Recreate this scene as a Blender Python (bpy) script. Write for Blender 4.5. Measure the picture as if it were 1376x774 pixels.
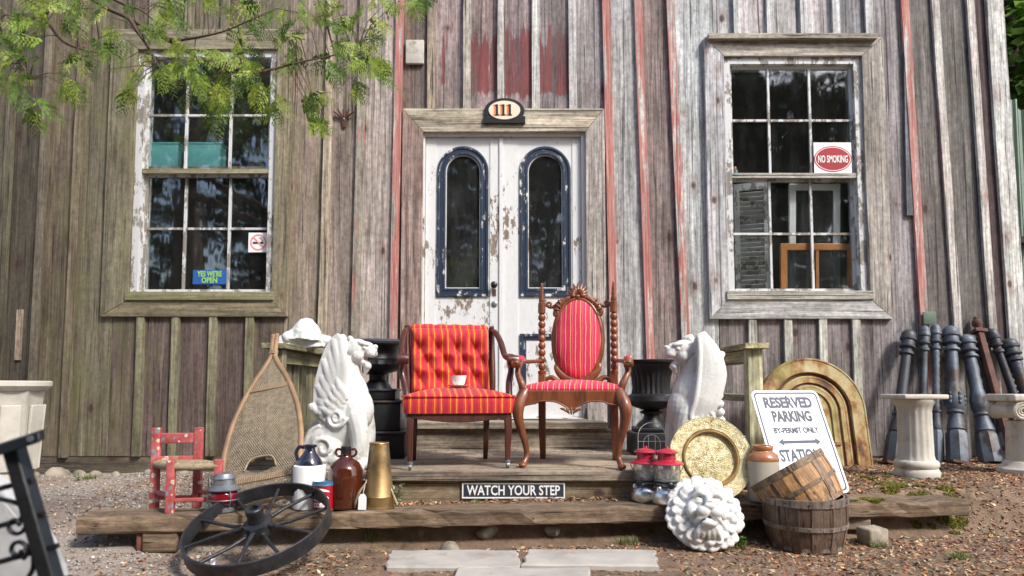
import bpy, bmesh, math, random
import numpy as np
from mathutils import Vector, Matrix, Euler, noise as mnoise

random.seed(7); rng = np.random.default_rng(7)
for o in list(bpy.data.objects): bpy.data.objects.remove(o)
scene = bpy.context.scene
C = scene.collection
R = math.radians

# ------------------------------------------------------------------ camera, sky, sun, exposure
FOC, PY, ZC, WALL = 917.0, 457.0, 0.85, 5.40      # PY: height of the optical axis in the picture (the lens is shifted up)
PITCH = math.atan((520-PY)/FOC)
cam_d = bpy.data.cameras.new('camera'); cam = bpy.data.objects.new('camera', cam_d); C.objects.link(cam)
cam_d.sensor_width = 36; cam_d.lens = 36*FOC/1376
cam_d.shift_y = (PY-387)/1376; cam_d.clip_start = 0.05; cam_d.clip_end = 500
cam.location = (0, 0, ZC); cam.rotation_euler = (math.pi/2+PITCH, 0, 0)
cam_d.dof.use_dof = True; cam_d.dof.focus_distance = 4.0; cam_d.dof.aperture_fstop = 2.4
scene.camera = cam
SUN_AZ, SUN_EL = R(45), R(44)            # azimuth from the wall's normal towards the right, height above the horizon
world = bpy.data.worlds.new('World'); scene.world = world; world.use_nodes = True
wn = world.node_tree
sky = wn.nodes.new('ShaderNodeTexSky'); sky.sky_type = 'NISHITA'; sky.sun_disc = False
sky.sun_elevation = SUN_EL; sky.sun_rotation = math.pi-SUN_AZ
sky.air_density = 1.0; sky.dust_density = 2.5; sky.ozone_density = 1.0
wn.links.new(sky.outputs[0], wn.nodes['Background'].inputs[0])
wn.nodes['Background'].inputs[1].default_value = 0.15
sun_d = bpy.data.lights.new('sun', 'SUN'); sun_d.energy = 2.0; sun_d.angle = R(9.0); sun_d.color = (1.0, 0.96, 0.91)
sun = bpy.data.objects.new('sun', sun_d); C.objects.link(sun)
sdir = Vector((-math.sin(SUN_AZ)*math.cos(SUN_EL), math.cos(SUN_AZ)*math.cos(SUN_EL), -math.sin(SUN_EL)))
sun.rotation_euler = sdir.to_track_quat('-Z', 'Y').to_euler(); sun.location = (8, -8, 9)
scene.view_settings.view_transform = 'Standard'; scene.view_settings.look = 'None'
scene.view_settings.gamma = 1.0; scene.view_settings.exposure = 1.05
scene.view_settings.use_curve_mapping = False
scene.cycles.max_bounces = 8; scene.cycles.transparent_max_bounces = 16

# ------------------------------------------------------------------ measuring: a place in the photograph at a known distance, in metres
def W(px, py, Y):
    u = (px-688)/FOC; v = (PY-py)/FOC
    dy = math.cos(PITCH)-v*math.sin(PITCH); dz = math.sin(PITCH)+v*math.cos(PITCH)
    t = Y/dy
    return Vector((u*t, Y, ZC+dz*t))
def G(px, py, z):
    u = (px-688)/FOC; v = (PY-py)/FOC
    dy = math.cos(PITCH)-v*math.sin(PITCH); dz = math.sin(PITCH)+v*math.cos(PITCH)
    t = (z-ZC)/dz
    return Vector((u*t, dy*t, z))

# ------------------------------------------------------------------ mesh builder
def cr(pts, n=6, closed=False):
    P = [Vector(p) for p in pts]; out = []
    m = len(P); rngi = range(m if closed else m-1)
    for i in rngi:
        p1, p2 = P[i], P[(i+1) % m]
        p0 = P[i-1] if (i > 0 or closed) else p1*2-p2
        p3 = P[(i+2) % m] if (i+2 < m or closed) else p2*2-p1
        for k in range(n):
            t = k/n
            out.append(0.5*((2*p1)+(p2-p0)*t+(2*p0-5*p1+4*p2-p3)*t*t+(3*p1-p0-3*p2+p3)*t**3))
    if not closed: out.append(P[-1])
    return out

class MB:
    def __init__(s): s.v = []; s.f = []; s.X = None
    def add(s, vs, fs):
        b = len(s.v)
        s.v += [tuple(s.X @ Vector(v)) for v in vs] if s.X is not None else [tuple(v) for v in vs]
        s.f += [tuple(i+b for i in f) for f in fs]
        return s
    def box(s, c, d, rot=None, taper=1.0):
        x, y, z = d[0]/2, d[1]/2, d[2]/2; t = taper
        vs = [Vector(p) for p in ((-x,-y,-z),(x,-y,-z),(x,y,-z),(-x,y,-z),(-x*t,-y*t,z),(x*t,-y*t,z),(x*t,y*t,z),(-x*t,y*t,z))]
        if rot is not None:
            q = Euler(rot).to_matrix(); vs = [q @ v for v in vs]
        vs = [v+Vector(c) for v in vs]
        return s.add(vs, [(3,2,1,0),(4,5,6,7),(0,1,5,4),(1,2,6,5),(2,3,7,6),(3,0,4,7)])
    def box2(s, a, b):
        return s.box([(a[i]+b[i])/2 for i in range(3)], [abs(b[i]-a[i]) for i in range(3)])
    def rbox(s, c, d, r=0.01, n=3, rot=None):
        # box with rounded edges: a sphere-cube spread apart
        x, y, z = [max(k/2-r, 1e-4) for k in d]
        ring = []; vs = []; fs = []
        for zi in range(-n, n+1):
            pass
        prof = []
        for i in range(n+1):
            a = -math.pi/2+math.pi/2*i/n; prof.append((r*math.cos(a), -z+r*math.sin(a)))
        for i in range(n+1):
            a = math.pi/2*i/n; prof.append((r*math.cos(a), z+r*math.sin(a)))
        m = 4*(n+1)
        for pr, pz in prof:
            for q, (sx, sy) in enumerate(((1,1),(-1,1),(-1,-1),(1,-1))):
                for i in range(n+1):
                    a = math.pi/2*q+math.pi/2*i/n
                    vs.append(Vector((sx*x+pr*math.cos(a), sy*y+pr*math.sin(a), pz)))
        for j in range(len(prof)-1):
            for i in range(m):
                fs.append((j*m+i, j*m+(i+1) % m, (j+1)*m+(i+1) % m, (j+1)*m+i))
        fs.append(tuple(range(m-1, -1, -1))); L = (len(prof)-1)*m; fs.append(tuple(range(L, L+m)))
        if rot is not None:
            q = Euler(rot).to_matrix(); vs = [q @ v for v in vs]
        return s.add([v+Vector(c) for v in vs], fs)
    def lathe(s, prof, seg=24, c=(0,0,0), axis='Z', caps=True, a0=0.0, sy=1.0, flute=None):
        vs = []; fs = []
        for r, z in prof:
            for i in range(seg):
                a = a0+2*math.pi*i/seg
                rr = r
                if flute and flute[2] <= z <= flute[3]: rr = r*(1-flute[1]*(0.5+0.5*math.cos(a*flute[0])))
                p = (rr*math.cos(a), rr*math.sin(a)*sy, z)
                if axis == 'Y': p = (p[0], -p[2], p[1])
                if axis == 'X': p = (p[2], p[0], p[1])
                vs.append((p[0]+c[0], p[1]+c[1], p[2]+c[2]))
        n = len(prof)
        for j in range(n-1):
            for i in range(seg):
                fs.append((j*seg+i, j*seg+(i+1) % seg, (j+1)*seg+(i+1) % seg, (j+1)*seg+i))
        if caps:
            if prof[0][0] > 1e-6: fs.append(tuple(range(seg-1, -1, -1)))
            if prof[-1][0] > 1e-6: fs.append(tuple(range((n-1)*seg, n*seg)))
        return s.add(vs, fs)
    def tube(s, path, r, seg=8, caps=True, flat=1.0, nrm=None, closed=False):
        P = [Vector(p) for p in path]; n = len(P)
        rs = r if isinstance(r, (list, tuple)) else [r]*n
        if len(rs) != n: rs = [np.interp(i/(n-1), np.linspace(0, 1, len(rs)), rs) for i in range(n)]
        fl = flat if isinstance(flat, (list, tuple)) else [flat]*n
        vs = []; fs = []; up = None
        for i in range(n):
            if closed: t = P[(i+1) % n]-P[i-1]
            else: t = P[min(i+1, n-1)]-P[max(i-1, 0)]
            if t.length < 1e-9: t = Vector((0, 0, 1))
            t.normalize()
            if nrm is not None: up = Vector(nrm)
            elif up is None: up = Vector((0, 0, 1)) if abs(t.z) < .9 else Vector((1, 0, 0))
            b = up-t*up.dot(t)
            if b.length < 1e-6: b = t.orthogonal()
            b.normalize(); a = t.cross(b); up = b
            for k in range(seg):
                th = 2*math.pi*k/seg
                vs.append(P[i]+a*(rs[i]*math.cos(th))+b*(rs[i]*fl[i]*math.sin(th)))
        m = n if closed else n-1
        for j in range(m):
            j2 = (j+1) % n
            for k in range(seg):
                fs.append((j*seg+k, j2*seg+k, j2*seg+(k+1) % seg, j*seg+(k+1) % seg))
        if caps and not closed:
            fs.append(tuple(range(seg))); fs.append(tuple(range(n*seg-1, (n-1)*seg-1, -1)))
        # outward normals
        fs = [tuple(reversed(f)) for f in fs]
        return s.add(vs, fs)
    def ell(s, c, r, seg=16, rings=10, rot=None):
        vs = []; fs = []
        q = Euler(rot).to_matrix() if rot is not None else None
        for j in range(rings+1):
            ph = -math.pi/2+math.pi*j/rings
            for i in range(seg):
                a = 2*math.pi*i/seg
                p = Vector((r[0]*math.cos(ph)*math.cos(a), r[1]*math.cos(ph)*math.sin(a), r[2]*math.sin(ph)))
                if q is not None: p = q @ p
                vs.append(p+Vector(c))
        for j in range(rings):
            for i in range(seg):
                fs.append((j*seg+i, j*seg+(i+1) % seg, (j+1)*seg+(i+1) % seg, (j+1)*seg+i))
        return s.add(vs, fs)
    def prism(s, poly, y0, y1, hole=None):
        # polygon(s) in x,z, drawn from y0 (front) to y1 (back); an optional hole
        bm = bmesh.new()
        loops = [poly]+([hole] if hole else [])
        allv = []
        for lp in loops:
            vv = [bm.verts.new((p[0], y0, p[1])) for p in lp]; allv.append(vv)
            for i in range(len(vv)): bm.edges.new((vv[i], vv[(i+1) % len(vv)]))
        if hole: bmesh.ops.triangle_fill(bm, use_beauty=True, use_dissolve=False, edges=bm.edges[:], normal=(0, -1, 0))
        else: bm.faces.new(allv[0])
        bm.verts.index_update()
        nv = len(bm.verts); co = [v.co.copy() for v in bm.verts]; fc = []
        for f in bm.faces:
            idx = [v.index for v in f.verts]
            f.normal_update()
            if f.normal.y > 0: idx.reverse()
            fc.append(tuple(idx))
        vs = co+[Vector((v.x, y1, v.z)) for v in co]
        fs = fc+[tuple(i+nv for i in reversed(f)) for f in fc]
        k = 0
        for li, lp in enumerate(loops):
            m = len(lp); area = sum(lp[i][0]*lp[(i+1) % m][1]-lp[(i+1) % m][0]*lp[i][1] for i in range(m))
            for i in range(m):
                a, b = k+i, k+(i+1) % m
                q = (a, a+nv, b+nv, b)
                if (area < 0) != (li == 1): q = tuple(reversed(q))
                fs.append(q)
            k += m
        bm.free()
        return s.add(vs, fs)
    def sweep(s, path, section, nrm=(0, -1, 0), closed=False):
        # section: list of (a, b): a across the path in its plane, b along nrm
        P = [Vector(p) for p in path]; n = len(P); N = Vector(nrm); vs = []; fs = []; m = len(section)
        for i in range(n):
            if closed: t = P[(i+1) % n]-P[i-1]
            else: t = P[min(i+1, n-1)]-P[max(i-1, 0)]
            t.normalize(); a = t.cross(N); a.normalize()
            for (p, q) in section: vs.append(P[i]+a*p+N*q)
        for j in range(n if closed else n-1):
            j2 = (j+1) % n
            for k in range(m):
                fs.append((j*m+k, j*m+(k+1) % m, j2*m+(k+1) % m, j2*m+k))
        if not closed:
            fs.append(tuple(range(m-1, -1, -1))); fs.append(tuple(range((n-1)*m, n*m)))
        return s.add(vs, fs)
    def mesh(s, name='mesh', smooth=None, fixn=False):
        me = bpy.data.meshes.new(name); me.from_pydata(s.v, [], s.f)
        if fixn:
            bm = bmesh.new(); bm.from_mesh(me); bmesh.ops.recalc_face_normals(bm, faces=bm.faces); bm.to_mesh(me); bm.free()
        if smooth is not None:
            me.shade_smooth()
            if smooth < 180: me.set_sharp_from_angle(angle=R(smooth))
        me.update()
        return me

def put(name, mb, mat, parent=None, smooth=None, loc=None, rot=None, fixn=True, bevel=0):
    me = mb if isinstance(mb, bpy.types.Mesh) else mb.mesh(name, smooth, fixn)
    o = bpy.data.objects.new(name, me); C.objects.link(o)
    if mat is not None and (not me.materials): me.materials.append(mat)
    if parent is not None: o.parent = parent
    if loc is not None: o.location = loc
    if rot is not None: o.rotation_euler = rot
    if bevel:
        b = o.modifiers.new('bevel', 'BEVEL'); b.width = bevel; b.segments = 2; b.limit_method = 'ANGLE'; b.angle_limit = R(40)
    return o
def tag(o, label, cat, group=None, kind=None):
    o['label'] = label; o['category'] = cat
    if group: o['group'] = group
    if kind: o['kind'] = kind
    return o
def thing(name, label, cat, loc=(0,0,0), rot=(0,0,0), group=None, scale=1.0):
    o = bpy.data.objects.new(name, None); C.objects.link(o); o.empty_display_size = .05
    o.location = loc; o.rotation_euler = rot if not isinstance(rot, (int, float)) else (0, 0, rot)
    o.scale = (scale,)*3
    return tag(o, label, cat, group)
def bake(o, smooth=40):
    dg = bpy.context.evaluated_depsgraph_get(); e = o.evaluated_get(dg)
    me = bpy.data.meshes.new_from_object(e); mats = list(o.data.materials)
    o.modifiers.clear(); o.data = me
    if not me.materials:
        for m in mats: me.materials.append(m)
    me.shade_smooth()
    if smooth < 180: me.set_sharp_from_angle(angle=R(smooth))
    return o
def sculpt(name, mb, mat, parent=None, voxel=.006, smooth_it=3, loc=None, rot=None):
    o = put(name, mb, mat, parent, None, loc, rot)
    m = o.modifiers.new('remesh', 'REMESH'); m.mode = 'VOXEL'; m.voxel_size = voxel
    if smooth_it:
        k = o.modifiers.new('smooth', 'SMOOTH'); k.iterations = smooth_it; k.factor = .5
    bpy.context.view_layer.update()
    return bake(o, 180)
def text(name, body, size, mat, parent, loc, rot=(math.pi/2, 0, 0), sx=1.0, depth=.001, align='CENTER', bold=0.0, space=1.0):
    cu = bpy.data.curves.new(name, 'FONT'); cu.body = body; cu.size = size; cu.align_x = align; cu.align_y = 'CENTER'
    cu.extrude = depth; cu.offset = bold; cu.space_character = space; cu.resolution_u = 3
    t = bpy.data.objects.new(name, cu); C.objects.link(t)
    bpy.context.view_layer.update()
    me = bpy.data.meshes.new_from_object(t.evaluated_get(bpy.context.evaluated_depsgraph_get()))
    bpy.data.objects.remove(t); bpy.data.curves.remove(cu)
    for v in me.vertices: v.co.x *= sx
    return put(name, me, mat, parent, None, loc, rot)

# ------------------------------------------------------------------ materials
class NB:
    def __init__(s, name):
        s.m = bpy.data.materials.new(name); s.m.use_nodes = True; s.t = s.m.node_tree
        s.b = s.t.nodes['Principled BSDF']; s.out = s.t.nodes['Material Output']
    def n(s, typ, ins=None, **props):
        nd = s.t.nodes.new('ShaderNode'+typ)
        for k, v in props.items(): setattr(nd, k, v)
        for k, v in (ins or {}).items(): s.set(nd.inputs[k], v)
        return nd
    def set(s, sock, v):
        if isinstance(v, bpy.types.NodeSocket): s.t.links.new(v, sock)
        elif isinstance(v, bpy.types.Node): s.t.links.new(v.outputs[0], sock)
        else:
            if isinstance(v, (tuple, list)) and len(v) == 3 and sock.type == 'RGBA': v = (*v, 1)
            sock.default_value = v
    def P(s, **kw):
        for k, v in kw.items(): s.set(s.b.inputs[k.replace('_', ' ')], v)
    def mix(s, f, a, b, blend='MIX'):
        nd = s.n('Mix', data_type='RGBA', blend_type=blend)
        s.set(nd.inputs[0], f); s.set(nd.inputs[6], a); s.set(nd.inputs[7], b)
        return nd.outputs[2]
    def ramp(s, f, stops, interp='LINEAR'):
        nd = s.n('ValToRGB', {0: f}); cr_ = nd.color_ramp; cr_.interpolation = interp
        while len(cr_.elements) < len(stops): cr_.elements.new(0.5)
        for e, (p, c) in zip(cr_.elements, stops):
            e.position = p; e.color = (*c, 1) if isinstance(c, (tuple, list)) else (c, c, c, 1)
        return nd.outputs[0]
    def noise(s, vec, scale, detail=4, rough=.55, dist=0.0):
        return s.n('TexNoise', {'Vector': vec, 'Scale': scale, 'Detail': detail, 'Roughness': rough, 'Distortion': dist}).outputs[0]
    def math(s, op, a, b=0.0, c=0.0):
        return s.n('Math', {0: a, 1: b, 2: c}, operation=op).outputs[0]
    def obj(s, scale=(1,1,1), rand=0.0, kind='Object'):
        v = s.n('TexCoord').outputs[kind]
        if rand:
            r = s.n('ObjectInfo').outputs['Random']
            sc = s.n('VectorMath', {0: (37.0*rand, 17.0*rand, 53.0*rand), 3: r}, operation='SCALE')
            v = s.n('VectorMath', {0: v, 1: sc.outputs[0]}, operation='ADD').outputs[0]
        return s.n('Mapping', {'Vector': v, 'Scale': scale}).outputs[0]
    def bump(s, h, strength=.3, dist=.01):
        s.set(s.b.inputs['Normal'], s.n('Bump', {'Strength': strength, 'Distance': dist, 'Height': h}).outputs[0])
    def attr(s, name): return s.n('Attribute', attribute_type='OBJECT', attribute_name=name).outputs['Fac']

def simple(name, col, rough=.6, metal=0.0, var=.25, scale=8.0, bump=.15, bscale=40.0, dark=None, kind='Object', coat=0.0, dscale=3.0, dth=.58):
    b = NB(name); v = b.obj(kind=kind, rand=1.0)
    n1 = b.noise(v, scale, 6, .6)
    lo = tuple(c*(1-var) for c in col); hi = tuple(min(1, c*(1+var*.7)) for c in col)
    c = b.ramp(n1, [(.3, lo), (.7, hi)])
    if dark is not None:
        n2 = b.noise(v, dscale, 7, .65)
        c = b.mix(b.ramp(n2, [(dth, 0.0), (dth+.1, 1.0)]), c, dark)
    b.P(Base_Color=c, Roughness=rough, Metallic=metal)
    if coat: b.P(Coat_Weight=coat, Coat_Roughness=.12)
    if bump: b.bump(b.noise(v, bscale, 5, .6), bump, .004)
    return b.m

def weathered(name, axis='Z', rough=.85, objcol=True, col=(.3, .27, .24), contrast=1.0, paint=True, fine=1.0):
    b = NB(name)
    k = 1.0*fine
    sc = {'Z': (26*k, 26*k, 1.1*k), 'X': (1.1*k, 26*k, 26*k), 'Y': (26*k, 1.1*k, 26*k)}[axis]
    sc2 = {'Z': (90*k, 90*k, 2.2*k), 'X': (2.2*k, 90*k, 90*k), 'Y': (90*k, 2.2*k, 90*k)}[axis]
    sc3 = {'Z': (5, 5, 1.6), 'X': (1.6, 5, 5), 'Y': (5, 1.6, 5)}[axis]
    v1 = b.obj(sc, 1.0); v2 = b.obj(sc2, 1.0); v3 = b.obj(sc3, 1.0)
    grain = b.noise(v1, 1.0, 8, .68, .25); fineg = b.noise(v2, 1.0, 6, .7); broad = b.noise(v3, 1.0, 6, .62)
    crackv = b.obj(tuple(q*1.5 for q in sc2), 1.3); crk = b.noise(crackv, .55, 2, .5)
    base = b.n('ObjectInfo').outputs['Color'] if objcol else b.n('RGB').outputs[0]
    if not objcol: base.node.outputs[0].default_value = (*col, 1)
    c = b.mix(1.0, base, b.ramp(grain, [(.30, .40), (.46, .85), (.56, 1.1), (.72, 1.6)]), 'MULTIPLY')
    c = b.mix(.85*contrast, c, b.ramp(fineg, [(.32, .42), (.48, .95), (.68, 1.45)]), 'MULTIPLY')
    c = b.mix(.9, c, b.ramp(crk, [(.30, .18), (.355, 1.0)]), 'MULTIPLY')
    c = b.mix(.8, c, b.ramp(broad, [(.28, (.40, .38, .35)), (.42, (.84, .82, .80)), (.55, (1.05, 1.05, 1.05)), (.75, (1.35, 1.35, 1.4))]), 'MULTIPLY')
    # knots
    vk = b.obj({'Z': (5.5, 0.001, 3.0), 'X': (3.0, 0.001 if fine > 9 else 4.0, 5.5), 'Y': (4.0, 3.0, 5.5)}[axis], 1.0)
    vor = b.n('TexVoronoi', {'Vector': vk, 'Scale': 1.0, 'Randomness': 1.0}, feature='F1'); vo = vor.outputs['Distance']
    pk_ = b.math('GREATER_THAN', b.n('SeparateXYZ', {0: vor.outputs['Color']}).outputs[0], .40)
    wobk = b.math('ADD', vo, b.math('MULTIPLY', b.math('SUBTRACT', grain, .5), .10))
    halo = b.math('MULTIPLY', b.ramp(wobk, [(.0, 1.0), (.14, .85), (.34, 0.0)]), pk_)
    kn = b.math('MULTIPLY', b.ramp(wobk, [(.0, 1.0), (.08, .95), (.135, 0.0)]), pk_)
    c = b.mix(b.math('MULTIPLY', halo, .55), c, b.mix(1.0, c, (.62, .40, .33), 'MULTIPLY'))
    c = b.mix(b.math('MULTIPLY', kn, .88), c, (.035, .018, .014))
    # grey mottling and long open checks
    mot = b.noise(b.obj((34, 34, 20) if axis == 'Z' else (20, 34, 34), 1.0), 1.0, 6, .74)
    c = b.mix(.75, c, b.ramp(mot, [(.34, .55), (.5, 1.0), (.66, 1.42)]), 'MULTIPLY')
    chv = {'Z': (55, 55, .45), 'X': (.45, 55, 55), 'Y': (55, .45, 55)}[axis]
    chk = b.noise(b.obj(chv, 2.1), 1.0, 2, .5)
    chm = b.ramp(chk, [(.315, 1.0), (.345, 0.0)])
    c = b.mix(b.math('MULTIPLY', chm, .85), c, (.022, .016, .013))
    if paint:
        # flaked remains of red barn paint: how much is a property of the board
        pa = b.attr('paint'); nz = b.noise(b.obj({'Z': (16, 16, 1.3), 'X': (1.3, 16, 16), 'Y': (16, 1.3, 16)}[axis], 1.0), 1.0, 7, .68)
        z = b.n('SeparateXYZ', {0: b.n('TexCoord').outputs['Object']}).outputs[2]
        b0 = b.attr('band_low'); b1 = b.attr('band_high')
        inb = b.math('MULTIPLY', b.n('MapRange', {0: z, 1: b.math('SUBTRACT', b0, .09), 2: b.math('ADD', b0, .05)}).outputs[0],
                     b.n('MapRange', {0: z, 1: b1, 2: b.math('SUBTRACT', b1, .35)}).outputs[0])
        th = b.math('SUBTRACT', b.math('MULTIPLY', pa, b.math('ADD', .35, b.math('MULTIPLY', inb, .65))), nz)
        mk = b.n('MapRange', {0: th, 1: -.02, 2: .05}).outputs[0]
        red = b.mix(b.ramp(fineg, [(.35, 0.0), (.65, 1.0)]), (.30, .050, .04), (.52, .23, .19))
        red = b.mix(b.attr('maroon'), red, b.mix(b.ramp(grain, [(.4, 0.0), (.6, 1.0)]), (.075, .014, .018), (.21, .045, .045)))
        c = b.mix(b.math('MULTIPLY', mk, b.ramp(grain, [(.36, .35), (.5, .9)])), c, red)
        # green algae film, also a property of the board
        al = b.attr('algae'); n4 = b.noise(b.obj((6, 6, 2.2), 1.0), 1.0, 5, .6)
        mk2 = b.n('MapRange', {0: b.math('SUBTRACT', al, n4), 1: -.12, 2: .2}).outputs[0]
        c = b.mix(b.math('MULTIPLY', mk2, .6), c, b.mix(fineg, (.10, .105, .03), (.20, .20, .085)))
    b.P(Base_Color=c, Roughness=rough)
    h = b.math('ADD', b.math('MULTIPLY', grain, .7), b.math('MULTIPLY', fineg, .5))
    b.bump(b.math('ADD', h, b.ramp(crk, [(.30, 0.0), (.355, .6)])), .65, .007)
    return b.m

def peeling(name, col, under=(.22, .17, .13), th=.60, rough=.5, scale=7.0, stretch=(1, 1, .45)):
    b = NB(name); v = b.obj(stretch, 1.0)
    n = b.noise(v, scale, 8, .7); n2 = b.noise(v, scale*6, 4, .6); g = b.noise(b.obj((60, 60, 2), 1.0), 1.0, 3)
    big = b.noise(b.obj((1, 1, 1), 1.0), 1.7, 3)
    m = b.ramp(b.math('ADD', b.math('MULTIPLY', n, .7), b.math('ADD', b.math('MULTIPLY', n2, .14), b.math('MULTIPLY', big, .22))), [(th-.012, 0.0), (th+.012, 1.0)])
    wear = b.mix(b.ramp(n2, [(.35, 0.0), (.8, .35)]), col, tuple(c*.72 for c in col))
    wood = b.mix(g, tuple(c*.45 for c in under), tuple(c*1.5 for c in under))
    b.P(Base_Color=b.mix(m, wear, wood), Roughness=b.mix(m, (rough,)*3, (.9,)*3))
    b.bump(b.math('SUBTRACT', b.math('MULTIPLY', g, .15), m), .45, .004)
    return b.m

def stripes(name, pal, period, axis=0, rough=.8):
    # upholstery: woven vertical stripes across the object's x
    b = NB(name); xyz = b.n('SeparateXYZ', {0: b.n('TexCoord').outputs['Object']}).outputs[axis]
    wv = b.math('MULTIPLY', b.math('SUBTRACT', b.noise(b.obj((1, 1, .6)), 11, 3), .5), .016)
    fr = b.math('FRACT', b.math('ADD', b.math('DIVIDE', b.math('ADD', xyz, wv), period), 50.0))
    c = b.ramp(fr, pal, 'CONSTANT')
    v = b.obj((1, 1, 1))
    n = b.noise(v, 260, 2); n2 = b.noise(v, 9, 4)
    c = b.mix(.6, c, b.ramp(n, [(.3, .6), (.7, 1.25)]), 'MULTIPLY')
    c = b.mix(.5, c, b.ramp(n2, [(.3, .7), (.7, 1.15)]), 'MULTIPLY')
    b.P(Base_Color=c, Roughness=rough, Sheen_Weight=.25, Sheen_Roughness=.4)
    b.bump(n, .35, .002)
    return b.m

def glass(name, tint=(1, 1, 1), refl=.10, dirt=.06):
    b = NB(name)
    tr = b.n('BsdfTransparent', {0: tint}); gl = b.n('BsdfGlossy', {0: (1, 1, 1), 'Roughness': .035})
    df = b.n('BsdfDiffuse', {0: (.5, .5, .48)})
    fres = b.math('ADD', .035, b.math('MULTIPLY', .9, b.math('POWER', b.n('LayerWeight', {'Blend': .5}).outputs['Facing'], 5.0)))
    v = b.obj((1, 1, .35), 1.0)
    gl.inputs['Normal'].default_value = (0, 0, 0)
    bp = b.n('Bump', {'Strength': .10, 'Distance': .02, 'Height': b.noise(v, 5.0, 2)})
    b.t.links.new(bp.outputs[0], gl.inputs['Normal'])
    m1 = b.n('MixShader', {0: b.math('ADD', fres, refl), 1: tr, 2: gl})
    d = b.math('MULTIPLY', b.ramp(b.noise(v, 6.0, 7, .7), [(.45, .25), (.75, 1.0)]), dirt)
    m2 = b.n('MixShader', {0: d, 1: m1, 2: df})
    b.t.links.new(m2.outputs[0], b.out.inputs[0])
    return b.m

M = {}
M['board'] = weathered('barn_board', 'Z')
M['plank'] = weathered('plank', 'X')
M['plank_y'] = weathered('plank_lengthwise', 'Y')
M['white_paint'] = peeling('peeling_white', (.68, .69, .685), th=.60)
M['sash_paint'] = peeling('sash_white', (.57, .58, .58), (.24, .22, .19), th=.55, scale=12)
M['navy'] = peeling('peeling_navy', (.024, .038, .066), (.6, .6, .58), th=.60, scale=14, rough=.4)
M['glass'] = glass('window_glass', (.94, .96, .96), .075, .025)
M['door_glass'] = glass('door_glass', (.45, .52, .55), .05, .08)
M['dark'] = simple('interior_dark', (.035, .03, .028), .9, var=.3)
M['mahogany'] = None
def polished(name, a, bcol, rough=.36, coat=.25):
    b = NB(name); g = b.noise(b.obj((9, 9, 1.5), 1.0), 3.0, 5, .6, .8)
    c = b.ramp(g, [(.3, a), (.62, bcol)])
    b.P(Base_Color=c, Roughness=b.ramp(b.noise(b.obj(rand=1.0), 7, 4), [(.3, rough*.8), (.7, rough*1.5)]), Coat_Weight=coat, Coat_Roughness=.15)
    b.bump(g, .08, .003)
    return b.m
M['mahogany'] = polished('dark_mahogany', (.028, .008, .006), (.085, .022, .014))
M['walnut'] = polished('carved_walnut', (.075, .022, .010), (.24, .075, .028))
M['plaster'] = simple('white_plaster', (.62, .62, .60), .8, var=.14, scale=7, bump=.5, bscale=70, dark=(.38, .37, .31), dscale=9, dth=.585)
M['plaster_old'] = simple('old_plaster', (.50, .475, .415), .8, var=.22, scale=6, bump=.35, bscale=50, dark=(.30, .26, .19), dscale=4, dth=.60)
M['iron'] = simple('black_iron', (.018, .019, .021), .45, .3, var=.4, scale=12, bump=.35, bscale=60, dark=(.05, .045, .04), dth=.62)
M['wheel_iron'] = simple('wheel_iron', (.042, .045, .051), .42, .5, var=.5, scale=16, bump=.6, bscale=60, dark=(.10, .062, .045), dscale=5, dth=.55)
M['blue_iron'] = simple('blue_grey_iron', (.10, .118, .142), .55, .25, var=.5, scale=9, bump=.35, bscale=45, dark=(.055, .038, .03), dscale=6, dth=.53)
M['dark_iron'] = simple('dark_grey_iron', (.05, .055, .065), .5, .25, var=.4, scale=9, bump=.35, bscale=45, dark=(.08, .045, .03), dscale=6, dth=.53)
M['rust'] = simple('rusty_iron', (.11, .045, .03), .8, .1, var=.5, scale=10, bump=.5, bscale=50, dark=(.05, .022, .016), dth=.55)
M['brass'] = simple('brass', (.72, .55, .26), .34, .9, var=.35, scale=10, bump=.1, bscale=30)
M['old_brass'] = simple('tarnished_brass', (.34, .22, .095), .42, .7, var=.55, scale=9, bump=.15, bscale=25, dark=(.12, .13, .13), dth=.66)
M['silver'] = simple('nickel', (.72, .72, .70), .25, .95, var=.12, scale=14, bump=.06)
M['galv'] = simple('galvanised', (.26, .28, .30), .45, .7, var=.3, scale=14, bump=.15)
M['enamel_red'] = simple('red_enamel', (.40, .018, .04), .25, var=.15, bump=.03, coat=.5)
M['rope'] = simple('rope', (.32, .25, .16), .9, var=.4, scale=60, bump=.4, bscale=120)
M['grey_stone'] = simple('pale_grey_stone', (.50, .50, .49), .85, var=.2, scale=9, bump=.4, bscale=60, dark=(.33, .32, .30), dscale=5, dth=.56)
M['bent'] = simple('bent_ash', (.29, .18, .095), .55, var=.35, scale=10, bump=.2)
M['lacing'] = simple('rawhide', (.27, .22, .155), .75, var=.4, scale=40, bump=.2)
M['sign_white'] = simple('sign_white', (.80, .81, .82), .4, var=.04, bump=.03, dark=(.5, .42, .34), dscale=7, dth=.72)
M['ink_blue'] = simple('ink_blue', (.018, .028, .06), .5, var=.2, bump=0)
M['sign_black'] = simple('sign_navy', (.025, .035, .05), .5, var=.2, bump=.05)
M['white'] = simple('plain_white', (.82, .82, .80), .5, var=.05, bump=.03)
M['porcelain'] = simple('porcelain', (.80, .78, .74), .15, var=.04, bump=0, coat=.6)
M['paper'] = simple('paper', (.78, .79, .80), .8, var=.05, bump=.05)
M['cream'] = simple('cream', (.74, .66, .50), .5, var=.06, bump=0)
M['orange'] = simple('orange_paint', (.75, .22, .06), .5, var=.1, bump=0)
M['black'] = simple('black_paint', (.012, .012, .014), .4, var=.2, bump=.05)
M['sign_red'] = simple('sign_red', (.33, .006, .018), .4, var=.12, bump=0)
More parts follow.
